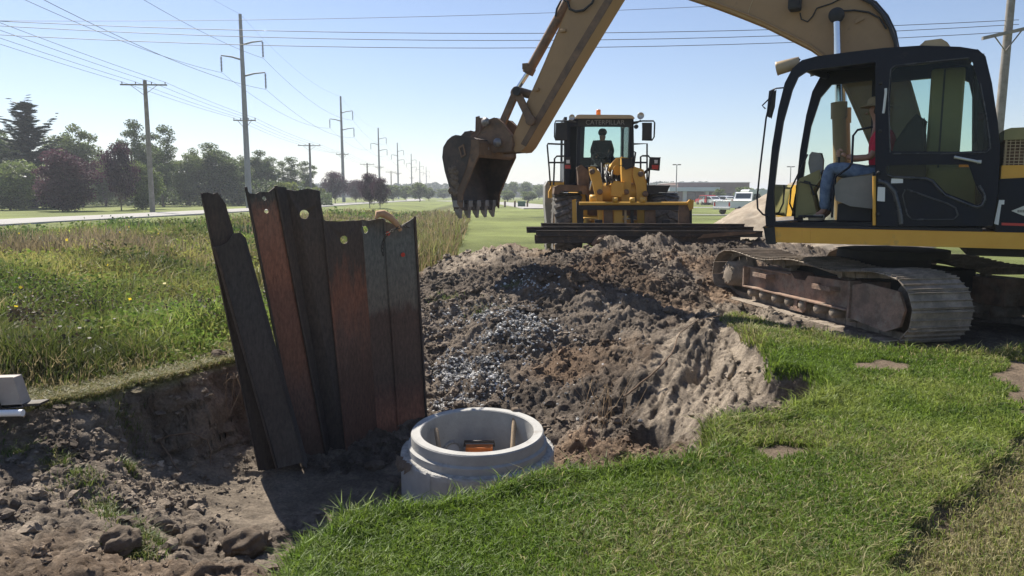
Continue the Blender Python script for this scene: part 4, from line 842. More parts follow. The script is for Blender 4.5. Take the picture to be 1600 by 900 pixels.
# flange edges of the boom plates
m=MB()
for c in(bn+.0,-bn): tl_pts=[FH.P(x,c,z) for x,z in bo[:13]]; m.tube(tl_pts,.02,6); m.tube([FH.P(x,c,z) for x,z in bo[14:]],.02,6)
m.build('boom_edge_weld',M_tanp,EX,FH)
m=MB(); tl_([(1176,0),(1169,20)],bn+.004,.006,m=m); m.build('boom_weld_seam',M_crm,EX,FH)
for sgn in (1,-1):
    c=sgn*(bn+.12)
    f=lambda px,py: FH.P(*[ (lambda h:(h[0],c,h[1]))(hp(px,py,bn+.12)) ][0])
    rd=MB().tube([f(1307,25),f(1311,165)],.048,20).build('boom_cylinder_rod',M_chr,EX,FH)
    m=MB().lathe([(0,-.06),(.075,-.06),(.1,-.03),(.1,.03),(.075,.06),(0,.06)],f(1307,24),FH.N,20); m.build('boom_pin_boss',M_blk2,EX,FH)
    m=MB().tube([f(1311,160),f(1311,185)],.105,24); m.tube([f(1311,184),f(1314,300),f(1315,345)],.088,24); m.build('boom_cylinder',M_tanp,EX,FH,bevel=.004)
m=MB(); tl_([(1340,-6),(1362,5),(1378,22),(1390,42),(1399,66),(1402,90)],bn+.06,.022,m=m); tl_([(1346,-2),(1368,9),(1383,27),(1394,48),(1401,72)],bn-.02,.022,m=m);tl_([(1340,-8),(1368,4),(1386,25),(1398,50),(1404,80)],0,.022,m=m); m.build('boom_hoses',M_rub,EX,FH)
m=MB(); tl_([(1309,22),(1318,17),(1335,16),(1357,19),(1374,28),(1385,45)],bn+.03,.012,m=m); tl_([(1330,-10),(1300,5),(1276,13),(1270,25),(1262,34),(1252,30),(1250,20)],bn+.02,.009,m=m); m.build('steel_hydraulic_line',M_blk2,EX,FH)
m=MB(); a=FH.px(1242,5,bn+.1); m.box(a,(.16,.2,.2),FH.X,FH.N); m.build('boom_lamp',M_blk2,EX,FH,bevel=.03)
m=MB(); m.plate([FH.px(x,y,bn+.002) for x,y in [(1336,31),(1349,25),(1350,30),(1337,37)]],FH.N*.03); m.build('lift_lug',M_tanp,EX,FH,bevel=.004)
sn=.19
so=[hp(*p,sn) for p in [(801,232),(803,210),(824,160),(850,100),(892,0),(918,-60),(950,-110),(1000,-135),(1030,-120),(1010,-85),(958,0),(900,96),(822,229),(815,236),(806,237)]]
side(so,sn,-sn).build('stick',M_tanp,EX,FH,bevel=.012)
# darker bottom plate edge
m=MB(); e=[(958,0),(900,96),(823,228)]
m.plate([FH.px(x,y,sn) for x,y in [(1008,-85),(958,0),(900,96),(822,229),(814,225),(892,88),(947,-3),(996,-88)]],FH.N*.012); m.build('stick_edge_plate',M_brownp,EX,FH)
for p in ((880,48),(838,140)):
    m=MB(); m.box(FH.px(*p,sn+.02),(.10,.05,.05),FH.X,FH.N); m.build('stick_lug',M_tanp,EX,FH,bevel=.01)
MB().tube([FH.px(905,-45,0),FH.px(886,4,0),FH.px(826,112,0)],.082,20).build('bucket_cylinder',M_brownp,EX,FH)
m=MB(); m.lathe([(.0,-.06),(.1,-.06),(.1,.06),(0,.06)],FH.px(827,110,0),FH.px(905,-45,0)-FH.px(826,112,0),20); m.box(FH.px(822,104,.05),(.1,.1,.1),FH.X,FH.N); m.build('cylinder_gland',M_brownp,EX,FH,bevel=.004)
MB().tube([FH.px(826,112,0),FH.px(809,138,0)],.042,16).build('bucket_cylinder_rod',M_chr,EX,FH)
m=MB(); tl_([(886,2),(878,-2),(874,6),(870,14),(868,26)],sn*.6,.018,m=m); tl_([(932,-10),(925,5),(912,16),(900,18),(890,14),(887,2)],sn+.05,.02,m=m); m.build('stick_hoses',M_rub,EX,FH)
def link(p0,p1,c,r,w,name):
    a=FH.px(*p0,c);b_=FH.px(*p1,c); d=(b_-a); L=np.linalg.norm(d); d/=L; u=np.cross(d,FH.N); m=MB().box((a+b_)/2,(L,w,r*1.5),d,FH.N,u)
    for q in(a,b_): m.lathe([(0,-w*.6),(r,-w*.6),(r,w*.6),(0,w*.6)],q,FH.N,16)
    return m.build(name,M_brownp,EX,FH,bevel=.006)
for c in(.26,-.26):
    link((807,143),(829,188),c,.085,.05,'rocker_link')
link((806,145),(783,198),.13,.085,.07,'bucket_link'); link((806,145),(783,198),-.13,.085,.07,'bucket_link')
m=MB().cyl(FH.px(807,142,.33),-FH.N,.075,.66,18); m.build('link_pin',M_blk2,EX,FH)
# --- bucket
BW=.64
B0=[(744,217),(726,213),(712,211),(706,213),(699,219),(692.5,230),(691,246),(695,268),(702,292),(709,326)]
bf=[(715,327),(721,322),(723,302),(729,288),(740,260),(749,241),(748,221)]
bs=[hp(*p,BW) for p in B0+bf]; back=[hp(*p,BW) for p in B0]
bk=side(bs,BW,BW-.03).build('bucket_side',M_bkt,EX,FH,bevel=.006); side(bs,-BW+.03,-BW).build('bucket_side',M_bkt,EX,FH,bevel=.006)
# cutters: thick front edge
cut=[hp(*p,BW) for p in [(722,326),(716,318),(715,300),(722,284),(732,258),(737,235),(738,219),(749,219),(750,241),(741,261),(730,289),(724,303)]]
for c0,c1 in ((BW+.025,BW),(-BW,-BW-.025)): side(cut,c0,c1).build('side_cutter',M_brownp,EX,FH,bevel=.01)
m=MB(); bk2=np.array(back); 
cen=bk2.mean(0)+np.array([-.25,0]); nn=len(back); 
for i in range(nn-1):
    a,b_=np.array(back[i]),np.array(back[i+1]); t=(b_-a)/np.linalg.norm(b_-a); nr=np.array([-t[1],t[0]]); nr=nr if nr@((a+b_)/2-cen)>0 else -nr
    m.plate([FH.P(a[0],BW-.03,a[1]),FH.P(b_[0],BW-.03,b_[1]),FH.P(b_[0],-BW+.03,b_[1]),FH.P(a[0],-BW+.03,a[1])],FH.X*(-nr[0]*.025)+np.array([0,0,-nr[1]*.025]))
m.build('bucket_shell',M_bkt,EX,FH)
lip=[hp(*p,BW) for p in [(708,318),(709,329),(717,329),(716,318)]]
side(lip,BW-.01,-BW+.01).build('cutting_edge',M_bkt,EX,FH,bevel=.008)
tx,tz0=hp(713,324,BW); 
sc_=np.linalg.norm(FH.px(713,324,BW)-np.array([0,0,CZ]))/FPX
for k in range(5):
    c=BW-.06-k*(2*BW-.12)/4; L=17.5*sc_; m=MB()
    P=lambda x,cc,z: FH.P(tx+x,cc,tz0+z)
    v=[P(.06,c-.055,.02),P(.06,c+.055,.02),P(-.07,c+.055,.02),P(-.07,c-.055,.02),P(.035,c-.05,-L*.5),P(.035,c+.05,-L*.5),P(-.055,c+.05,-L*.5),P(-.055,c-.05,-L*.5),P(-.02,c-.028,-L),P(-.02,c+.028,-L),P(-.055,c+.028,-L),P(-.055,c-.028,-L)]
    m.add(v,[(3,2,1,0),(0,1,5,4),(1,2,6,5),(2,3,7,6),(3,0,4,7),(4,5,9,8),(5,6,10,9),(6,7,11,10),(7,4,8,11),(8,9,10,11)])
    m.fb(FH,tx+.075,tx-.085,c-.065,c+.065,tz0+.0,tz0+.12); m.build('tooth',M_tooth,EX,FH,bevel=.01)
# bucket top: header and ears
hd=[hp(*p,BW) for p in [(738,216),(749,222),(749,242),(740,246),(728,232),(722,214)]]
side(hd,BW-.02,-BW+.02).build('bucket_header',M_brownp,EX,FH,bevel=.02)
ear=[hp(*p,.25) for p in [(745,215),(756,200),(764,187),(772,184.5),(779,186),(786,192),(800,212),(802,226),(799,236),(770,238),(752,232)]]
for c in(.25,-.19): side(ear,c,c-.06).build('bucket_ear',M_brownp,EX,FH,bevel=.012)
er2=[hp(*p,0) for p in [(750,185),(754,184),(757,190),(757,205),(765,212),(760,225),(744,222),(742,214),(749,205)]]
side(er2,.12,-.12).build('coupler_hook',M_brownp,EX,FH,bevel=.02)
side([hp(*p,0) for p in [(726,212),(731,207),(740,205),(744,213),(738,215)]],.1,-.1).build('wear_lug',M_bkt,EX,FH,bevel=.01)
for (px,py) in ((773,193),(791.5,224.5),(772.5,234)):
    m=MB().lathe([(0,-.34),(.05,-.34),(.05,.31),(.075,.31),(.075,.345),(.045,.35),(.04,.36),(0,.36)],FH.px(px,py,0),FH.N,18); m.build('bucket_pin',M_tooth,EX,FH)
# diamond emblem outline on bucket cheek
dmd=[(717,230),(725,225),(729,242),(721.5,247)]
inn=[(719.3,231.5),(723.7,228.6),(726.7,240.8),(722.4,243.6)]
m=MB().plate([FH.px(a,b_,BW) for a,b_ in dmd],FH.N*.02,[[FH.px(a,b_,BW) for a,b_ in inn]]); m.build('diamond_emblem',M_brownp,EX,FH)
for k in range(14):
    pass
m=MB()
for k in range(44):
    q=k/44; px,py=706+9*q+R.normal(0,2.5),262+44*q+R.normal(0,2)
    c=FH.px(px,py,BW); s=R.uniform(.02,.06); d=1+.25*np.sin(IV2@R.normal(0,3,3)); m.add((IV2*d[:,None]*s)*np.array([1,.6,1])+c,[tuple(f) for f in IF2],0,True)
m.build('caked_mud',M_mud,EX,FH)
# ================================================================ people
def skin(name,verts,edges,radii,mt,parent=None,fr=None,sub=2,rootv=0):
    me=bpy.data.meshes.new(name); V=[np.array(v,float) for v in verts]
    if fr is not None: V=[fr.loc(v) for v in V]
    me.from_pydata([tuple(v) for v in V],edges,[]); me.materials.append(mt); o=bpy.data.objects.new(name,me); COL.objects.link(o)
    if parent is not None: o.parent=parent
    sk_=o.modifiers.new('skin','SKIN'); 
    for i,r in enumerate(radii):
        d=me.skin_vertices[0].data[i]; d.radius=(r,r) if not hasattr(r,'__len__') else r; d.use_root=(i==rootv)
    sk_.use_smooth_shade=True; s=o.modifiers.new('sub','SUBSURF'); s.levels=sub; s.render_levels=sub; return o
M_skin=mat('skin',(.42,.24,.17),(.48,.28,.2),rough=.55,scale=20); M_skd=mat('tanned_skin',(.30,.16,.11),rough=.55)
M_redc=mat('red_shirt',(.48,.02,.05),(.58,.03,.07),rough=.85,scale=12); M_jean=mat('denim',(.10,.15,.24),(.20,.27,.38),rough=.9,scale=14,bump=.3,bscale=70)
M_shoe=mat('tan_shoe',(.40,.36,.30),(.55,.5,.43),rough=.8,scale=20); M_hat=mat('khaki_hat',(.28,.22,.13),(.34,.27,.17),rough=.85,scale=15); M_hair=mat('dark_hair',(.03,.022,.016),rough=.8,scale=30)
FP=Frame(FH.px(1372,285,1.0),FH.a)
op=root('person',FP,'seated operator in red shirt, jeans and brimmed hat, hand on a lever','person')
h=lambda px,py,c=1.0: FH.px(px,py,c)
pel=h(1378,272); 
verts=[pel,h(1379,250),h(1379,222),h(1377,200),h(1374,190),h(1370,176),h(1368,163), # spine..head
 h(1379,206,1.19),h(1374,226,1.24),h(1360,246,1.26),h(1335,247,1.2),h(1322,244,1.16), # near arm
 h(1379,206,.81),h(1374,228,.76),h(1358,246,.76),h(1330,250,.8),
 h(1376,276,1.10),h(1330,266,1.13),h(1296,262,1.13),h(1290,295,1.13),h(1288,330,1.12),h(1274,338,1.12),
 h(1376,276,.90),h(1335,270,.88),h(1300,266,.88),h(1296,298,.88),h(1294,332,.88),h(1282,340,.88)]
ed=[(0,1),(1,2),(2,3),(3,4),(4,5),(5,6),(3,7),(7,8),(8,9),(9,10),(10,11),(3,12),(12,13),(13,14),(14,15),(0,16),(16,17),(17,18),(18,19),(19,20),(20,21),(0,22),(22,23),(23,24),(24,25),(25,26),(26,27)]
rr=[.15,.14,.16,.10,.06,.085,.10,.07,.055,.045,.038,.032,.07,.055,.045,.035,.095,.08,.065,.058,.045,.04,.095,.08,.065,.058,.045,.04]
skin('body',verts,ed,rr,M_skd,op,FP)
skin('shirt',[h(1378,266),h(1379,250),h(1379,222),h(1377,204),h(1379,206,1.19),h(1374,224,1.24),h(1364,240,1.26),h(1379,206,.81),h(1374,226,.76),h(1364,240,.76)],[(0,1),(1,2),(2,3),(3,4),(4,5),(5,6),(3,7),(7,8),(8,9)],[.175,.17,.185,.12,.09,.078,.07,.09,.078,.07],M_redc,op,FP)
skin('jeans',[verts[0]]+verts[16:21]+verts[22:27],[(0,1),(1,2),(2,3),(3,4),(4,5),(0,6),(6,7),(7,8),(8,9),(9,10)],[.17,.115,.10,.088,.078,.068,.115,.10,.088,.078,.068],M_jean,op,FP)
for c in(1.12,.88):
    a=h(1290,338,c);b_=h(1262,342,c); skin('shoe',[a,(a+b_)/2,b_],[(0,1),(1,2)],[(.055,.06),(.055,.05),(.045,.03)],M_shoe,op,FP)
hc=h(1369,170); Fw=FH.X
m=MB().lathe([(.0,.13),(.07,.125),(.10,.09),(.108,.03),(.115,.02),(.19,.0),(.195,.004),(.12,.03),(.11,.035)],hc+[0,0,.02],(0,0,1),28); m.build('hat',M_hat,op,FP)
lump(hc-Fw*.04+[0,0,-.02],(.10,.095,.10),M_hair,'hair',op,FP,.05)
m=MB(); m.lathe([(.0,.03),(.012,.015),(.018,0),(0,0)],hc+Fw*.095+[0,0,-.05],Fw+np.array([0,0,-.4]),10); m.build('nose',M_skd,op,FP)
# hand gripping the lever: palm and five fingers
w=h(1322,244,1.16); g=FH.px(1311,240,1.15)
hv=[w,g+FH.N*.03+[0,0,.0]-Fw*.03]; skin('palm',[w,(w+hv[1])/2,hv[1]],[(0,1),(1,2)],[(.03,.026),(.036,.026),(.04,.024)],M_skin,op,FP)
for k in range(4):
    z=.035-.022*k; L=(.9,1,.95,.8)[k]; b0=g-Fw*.02+FH.N*.028+[0,0,z]; skin('finger',[b0,b0+Fw*.035*L+FH.N*.004,b0+Fw*.052*L-FH.N*.025*L,b0+Fw*.034*L-FH.N*.046*L],[(0,1),(1,2),(2,3)],[.012,.0105,.0095,.008],M_skin,op,FP,1)
b0=g-Fw*.04+FH.N*.0+[0,0,.03]; skin('thumb',[b0,b0+Fw*.02-FH.N*.02+[0,0,.02],b0+Fw*.045-FH.N*.025+[0,0,.028]],[(0,1),(1,2)],[.014,.012,.010],M_skin,op,FP,1)
# ================================================================ WHEEL LOADER (front towards us)
M_tyre=mat('tyre_rubber',(.07,.066,.06),(.19,.17,.15),rough=.85,scale=8,bump=.2,bscale=50)
M_lyel=mat('loader_yellow',(.60,.33,.045),(.66,.38,.065),rough=.45,scale=2,c3=(.35,.23,.10),s3=3,lo3=.6,hi3=.75)
M_rim=mat('loader_rim_paint',(.55,.33,.08),(.4,.25,.1),rough=.6,scale=5)
FL=Frame((2.32,16.9,0),math.pi)     # x axis points left (-X world), N towards -Y (camera)
FL.X=np.array([1.,0,0]); FL.N=np.array([0,-1.,0]); FL.a=0.0
class LF(Frame):
    def __init__(s,O): s.O=np.array(O,float); s.a=0; s.X=np.array([1.,0,0]); s.N=np.array([0,1.,0])
FL=LF((2.32,16.9,0))       # local y = depth away from us; front parts have negative y
LD=root('wheel_loader',FL,'yellow wheel loader facing us on the grass behind the mound, carrying steel piles','wheel loader')
def lp(px,py,y): 
    q=ony(px,py,FL.O[1]+y); return q
def lpoly(pts,y,th,name,mt,holes=(),bev=.01,par=None):
    return MB().plate([lp(a,b_,y) for a,b_ in pts],(0,th,0),[[lp(a,b_,y) for a,b_ in h] for h in holes]).build(name,mt,par or LD,FL,bevel=bev)
def ltube(pts,r,name,mt,n=8,par=None):
    return MB().tube([lp(a,b_,y) for a,b_,y in pts],r,n).build(name,mt,par or LD,FL)
# wheels
def wheel(cx,cy,r=.87,w=.62,out=-1):
    m=MB(); O=FL.P(cx,cy,r); A=FL.X; h=w/2
    m.lathe([(r*.55,-h*.9),(r*.8,-h),(r*.93,-h*.96),(r*.97,-h*.8),(r*.97,h*.8),(r*.93,h*.96),(r*.8,h),(r*.55,h*.9)],O,A,48)
    for k in range(24):
        for sgn in(-1,1):
            t=2*math.pi*(k+(.5 if sgn>0 else 0))/24; 
            rd=np.array([0,math.cos(t),math.sin(t)]);tg=np.array([0,-math.sin(t),math.cos(t)])
            c=O+rd*(r*.975)+A*sgn*h*.55; d=A*sgn*.92+tg*.4; d/=np.linalg.norm(d); u=np.cross(d,rd); m.box(c,(h*.95,.10,.07),d,u,rd)
            c2=O+rd*(r*.985)+A*sgn*h*.1-tg*.05; m.box(c2,(h*.35,.09,.05),A*.5*sgn+tg*.86,np.cross(A*.5*sgn+tg*.86,rd),rd)
    e=bpy.data.objects.new('wheel',None); COL.objects.link(e); e.parent=LD
    m.build('tyre',M_tyre,e,FL,bevel=.012,seg=1)
    m=MB().lathe([(0,h*.3),(r*.2,h*.35),(r*.3,h*.2),(r*.45,h*.3),(r*.56,h*.85),(r*.6,h*.9),(r*.6,-h*.9),(r*.56,-h*.85),(r*.45,-h*.3),(r*.3,-h*.2),(r*.2,-h*.35),(0,-h*.3)],O,A,32); m.build('rim',M_rim,e,FL)
    return e
for cx in(-1.08,1.08): wheel(cx,0); wheel(cx*1.02,3.3)
# body
m=MB(); m.fb(FL,-.55,.55,-.3,4.6,.55,1.15); m.build('chassis',M_lyel,LD,FL,bevel=.03)
m=MB(); m.fb(FL,-.65,.65,2.0,5.2,1.1,2.25); m.fb(FL,-.5,.5,5.2,5.5,.9,2.1); m.build('engine_hood',M_lyel,LD,FL,bevel=.06,seg=3)
m=MB(); m.cyl(FL.P(0,-.0,.85),FL.X,.2,.8,16); m.tube([FL.P(-.85,0,.87),FL.P(.85,0,.87)],.16,16); m.build('front_axle',M_lyel,LD,FL)
# fenders
lpoly([(866,303),(867,292),(875,289),(916,290),(917,303),(911,303),(909,298),(877,298),(873,303)],-.55,.9,'front_fender',M_brownp)
lpoly([(1009,290),(1047,290),(1042,300),(1030,300),(1026,302),(1010,302)],-.55,.9,'front_fender',M_blk2)
lpoly([(852,290),(856,283),(880,283),(880,318),(874,350),(855,350),(852,320)],1.9,1.4,'rear_fender',M_gry)
lpoly([(858,300),(864,288),(864,309),(858,309)],1.2,.5,'side_step',M_lyel)
lpoly([(860,285),(881,285),(881,292),(862,292)],.8,.6,'side_platform',M_lyel)
# cab
cy0=.75; cy1=2.1
lpoly([(883,289),(884,192),(893,183),(990,184),(991,270),(991,300),(883,300)],cy0,.06,'cab_front_frame',M_blk,[[(906,260),(908,198),(983,198),(985,262)],[(889,287),(891,197),(902,197),(900,287)]])
lpoly([(884,289),(886,192),(893,184),(990,184),(991,289)],cy1,.06,'cab_rear_frame',M_blk,[[(912,246),(914,197),(970,197),(972,246)]])
for (pa,pb) in (((884,183),(884,300)),((991,183),(991,300))):
    x0=lp(pa[0],0,cy0)[0]; z0=lp(*pb,cy0)[2]; z1=lp(*pa,cy0)[2]
    s=1 if x0<2.3 else -1
    m=MB().plate([(x0,FL.O[1]+cy0+.06,z0),(x0,FL.O[1]+cy1,z0),(x0,FL.O[1]+cy1,z1),(x0,FL.O[1]+cy0+.06,z1)],(s*.05,0,0),[[(x0,FL.O[1]+cy0+.2,z0+.75),(x0,FL.O[1]+cy1-.15,z0+.75),(x0,FL.O[1]+cy1-.15,z1-.15),(x0,FL.O[1]+cy0+.2,z1-.15)]]); m.build('cab_side',M_blk,LD,FL,bevel=.01)
    MB().plate([(x0+s*.02,FL.O[1]+cy0+.2,z0+.75),(x0+s*.02,FL.O[1]+cy1-.15,z0+.75),(x0+s*.02,FL.O[1]+cy1-.15,z1-.15),(x0+s*.02,FL.O[1]+cy0+.2,z1-.15)],(s*.005,0,0)).build('side_glass',M_gl,LD,FL)
lpoly([(906,260),(908,198),(983,198),(985,262)],cy0+.03,.006,'windscreen',M_gl)
lpoly([(912,246),(914,197),(970,197),(972,246)],cy1+.02,.006,'rear_glass',M_glt)
rf=lpoly([(899,185),(901,180),(905,179),(985,179.5),(989,181),(992,185)],cy0-.12,1.75,'cab_roof',M_crm,bev=.02)
lpoly([(903,197),(904,185),(988,185),(987,198)],cy0-.03,.05,'sun_visor',M_blk2)
vt=lp(945.5,191.5,cy0-.034); text('CATERPILLAR',FL,vt[0]-FL.O[0],vt[1]-FL.O[1],vt[2],.15,M_gry,LD,ext=.003)
m=MB(); m.fb(FL,-.55,.45,cy0+.06,cy0+.45,1.7,lp(0,258,cy0)[2]); m.build('dashboard',M_blk2,LD,FL,bevel=.04)
a=lp(938,247,cy0+.35); m=MB().lathe([(.19,-.015),(.21,0),(.19,.015),(.17,0)],a,(0,-.7,.7),24,closed=True); m.tube([a,a+[0,-.1,-.25]],.03,8); m.build('steering_wheel',M_blk2,LD,FL)
m=MB(); sx=lp(941,250,cy0+.9)[0]-FL.O[0]; m.fb(FL,sx-.28,sx+.28,cy0+.85,cy0+1.0,1.95,lp(0,229,cy0+.9)[2]); m.fb(FL,sx-.28,sx+.28,cy0+.4,cy0+.95,1.9,2.1); m.build('seat',M_blk2,LD,FL,bevel=.05,seg=3)
for pts,nm in (([(905,192),(886,192)],0),):
    pass
ltube([(900,191,.6),(886,189,.5),(868,189,.45),(867,193,.45),(866.5,214,.45),(868,218.5,.45),(886,218.5,.5)],.018,'mirror_arm',M_blk2)
lpoly([(870,193),(885,192),(885,217),(869,216)],.42,.06,'mirror',M_blk2,bev=.02)
ltube([(990,191,.6),(1004,189,.5),(1021,189,.45),(1023,192,.45),(1022,214,.45),(1019,219,.45),(1004,218.5,.5)],.018,'mirror_arm',M_blk2)
lpoly([(1004.5,193),(1017.5,193),(1018,217),(1005,218)],.42,.06,'mirror',M_blk2,bev=.02)
def lamp(px,py,y,r,mt): 
    a=lp(px,py,y); return MB().lathe([(0,.1),(r*.7,.1),(r,.02),(r,-.03),(r*.85,-.03),(r*.8,-.015),(0,-.015)],a,(0,1,0),20).build('work_lamp',mt,LD,FL)
lamp(893.5,183.5,.5,.068,M_sil); lamp(1001,181,.5,.078,M_sil); lamp(994,198,.5,.05,M_blk2)
ltube([(1001,188,.55),(995,192,.6),(990,193,.7)],.02,'lamp_bracket',M_blk2)
m=MB().lathe([(0,0),(.055,0),(.055,.11),(.045,.13),(0,.13)],lp(935,180,1.2),(0,0,1),16); m.build('amber_beacon',mat('amber_lens',(.85,.22,.03),rough=.3),LD,FL)
for P_ in ([(881,225.5,.3),(856,224.5,.2),(855,227,.2),(858,262,.2),(860,290,.3)],[(857,254,.2),(881,254,.3)],[(884,244,.1),(870,244,0),(866.5,248,0),(865,289,.1)],
           [(990,225,.3),(1011,224.5,.3),(1011,286,.3)],[(992,254,.3),(1011,254,.3)],[(1001,270,0),(1001,245,0),(1004,243.5,0),(1013,243.5,0),(1016,247,0),(1013,289,0)],[(990,262,.2),(993,238,.2),(990,237,.2)]):
    ltube(P_,.02,'handrail',M_blk2)
lpoly([(882,246),(892,246),(892,264),(882,264)],-.1,.1,'marker_box',M_blk2); 
M_rdl=mat('red_lens',(.45,.03,.02),rough=.3); M_wl=mat('clear_lens',(.6,.6,.58),rough=.3)
lpoly([(883,258),(891,258),(891,263),(883,263)],-.13,.03,'marker_lens',M_rdl,bev=.004); lpoly([(885,250),(890,250),(890,255),(885,255)],-.13,.03,'marker_lens',M_wl,bev=.004)
lpoly([(1017,246),(1032,246),(1030,266),(1016,265)],-.1,.12,'marker_box',M_blk2); lpoly([(1019,258),(1029,258),(1028,264.5),(1019,264)],-.13,.03,'marker_lens',M_rdl,bev=.004); lpoly([(1023,250),(1028,250),(1027,255),(1023,255)],-.13,.03,'marker_lens',M_wl,bev=.004)
ltube([(1016,262,-.05),(1006,271,0),(1003,275,.1)],.03,'marker_arm',M_blk2)
# front linkage
lpoly([(921,262),(924,260.5),(930,261),(938,270),(941,285),(942,312),(944,372),(936,372),(934,318),(927,290),(922,272)],-1.0,.16,'lift_arm',M_lyel,bev=.02)
lpoly([(991,264),(1000,264),(1007,272),(1010,290),(1011,312),(1006,372),(998,372),(997,318),(993,290),(990,275)],-1.0,.16,'lift_arm',M_lyel,bev=.02)
m=MB().cyl(lp(932,300,-.75),FL.X,.2,.98,24); m.build('cross_tube',M_lyel,LD,FL)
lpoly([(971,247),(974,246),(987,248),(988,255),(985,300),(984,322),(971,322),(972,300)],-.95,.22,'bell_crank',M_lyel,bev=.03)
lpoly([(973,249),(988,248),(989,261),(978,263),(973,259)],-1.0,.34,'tilt_pivot',M_blk2,bev=.03)
lpoly([(953,262),(958,254),(966,247),(972,246),(973,268),(965,271),(957,271)],-.55,.25,'tilt_bracket',M_lyel,bev=.03)
lpoly([(955,288),(962,284),(975,285),(975,303),(970,306),(956,304)],-1.05,.35,'tilt_link_block',M_lyel,bev=.03)
m=MB().tube([lp(950,262,.2),lp(965,266,-.6)],.11,20); m.build('tilt_cylinder',M_lyel,LD,FL)
lpoly([(903,262),(908,259),(921,268),(921,288),(905,290)],-.2,.4,'loader_frame_side',M_brownp,bev=.03)  # brown here also paints the dark gap beside the lift arm
lpoly([(985,262),(1003,268),(1010,285),(1009,300),(985,300)],-.4,.4,'loader_frame_side',M_lyel,bev=.05)
lpoly([(918,290),(1009,290),(1005,335),(922,335)],-.2,.5,'loader_front_frame',M_brownp,bev=.03)  # brown instead of yellow paints in the dark gaps between the lift arms
for pp in (((940,255),(937,285)),((944,262),(950,285)),((947,258),(945,280)),((950,268),(958,284))):
    ltube([(pp[0][0],pp[0][1],-.4),((pp[0][0]+pp[1][0])/2+2,(pp[0][1]+pp[1][1])/2,-.6),(pp[1][0],pp[1][1],-.7)],.02,'hydraulic_hose',M_rub)
m=MB().lathe([(0,-.06),(.09,-.06),(.09,.06),(0,.06)],lp(926,311,-1.15),(1,0,0),18); m.build('hitch_pin',M_lyel,LD,FL)
for k in range(11):
    x0=924+k*5.2; y0=256+R.uniform(0,14); ltube([(x0,y0,-.3),(x0+R.uniform(-6,6),y0+12,-.62-R.uniform(0,.2)),(x0+R.uniform(-5,5),y0+24,-.9),(x0+R.uniform(-4,4),y0+36,-.8)],.016+.006*(k%3),'hydraulic_hose',M_rub if k%3 else M_sil)
for px,py in ((925,268),(937,300),(1001,272),(1008,303),(978,300)):
    m=MB().lathe([(0,0),(.06,0),(.06,.05),(.03,.07),(0,.07)],lp(px,py,-1.0),(0,-1,0),14); m.build('pivot_pin',M_brownp,LD,FL)
lpoly([(944,306),(956,300),(968,306),(968,345),(944,345)],-.75,.2,'lower_linkage',M_lyel,bev=.02)
# fork carriage
yc=-1.35
ltube([(905,318,yc),(1080,318,yc)],.035,'carriage_top_rail',M_lyel,12)
lpoly([(907,316),(1078,316),(1078,320),(907,320)],yc+.03,.08,'carriage_top_plate',M_lyel)
lpoly([(907,321),(1060,321),(1060,328),(907,328)],yc,.05,'carriage_shaft',M_blk2)
lpoly([(895,350),(895,313),(900,312),(901,350)],yc,.08,'carriage_post',M_lyel); lpoly([(902,316),(911,316),(911,350),(902,350)],yc+.05,.3,'carriage_post',M_blk2)
lpoly([(1061,318),(1078,318),(1080,350),(1061,350)],yc,.06,'carriage_post',M_brownp); lpoly([(1075,316),(1079,312),(1084,314),(1083,326),(1078,328),(1075,322)],yc-.05,.12,'carriage_hook',M_lyel)
lpoly([(1078,320),(1081,320),(1081,351),(1078,351)],yc-.02,.1,'carriage_end_post',M_blk2)
for a,b_,mt in ((935.5,941,M_lyel),(944,957,M_brownp),(960,972,M_lyel),(976,979,M_crm),(986,990,M_blk2),(1008,1024,M_brownp)):
    lpoly([(a,322),(b_,322),(b_,352),(a,352)],yc+.1,.06,'carriage_upright',mt)
for px in (961,988,1004):
    m=MB().lathe([(0,-.05),(.06,-.05),(.06,.05),(0,.05)],lp(px,313,yc),(1,0,0),14); m.build('carriage_lug',M_lyel,LD,FL)
for px in (935,1040):
    x=lp(px,350,yc)[0]-FL.O[0]; z1=lp(0,390,yc-.4)[2]; m=MB().fb(FL,x-.08,x+.08,yc-.05,yc+.0,z1,z1+.6); m.fb(FL,x-.08,x+.08,yc-1.2,yc,z1-.05,z1); m.build('fork',M_blk2,LD,FL,bevel=.01)
# driver silhouette
FD=LF(lp(941,250,cy0+.8)); dvr=root('person',FD,'loader driver seen as a dark figure behind the windscreen, facing us','person')
q=lambda px,py,y=.7: lp(px,py,cy0+y)
zs=lambda p,dy=0: p
sv_=[q(941,252),q(941,238),q(941,225),q(941,219),q(941.5,216),q(941.5,210),q(930,224),q(926,238),q(932,246,.4),q(952,224),q(956,238),q(950,246,.4),q(935,255,.6),q(934,258,.2),q(934,285,.15),q(948,255,.6),q(948,258,.2),q(948,285,.15)]
skin('body',sv_,[(0,1),(1,2),(2,3),(3,4),(4,5),(2,6),(6,7),(7,8),(2,9),(9,10),(10,11),(0,12),(12,13),(13,14),(0,15),(15,16),(16,17)],[.16,.15,.13,.065,.075,.10,.075,.055,.04,.075,.055,.04,.09,.075,.05,.09,.075,.05],M_skd,dvr,FD)
M_navy=mat('silhouette_clothes',(.008,.009,.013),rough=.9)  # near-black colour paints the driver as a backlit silhouette
skin('jacket',sv_[:3]+sv_[6:12],[(0,1),(1,2),(2,3),(3,4),(4,5),(2,6),(6,7),(7,8)],[.19,.18,.155,.10,.075,.05,.10,.075,.05],M_navy,dvr,FD)
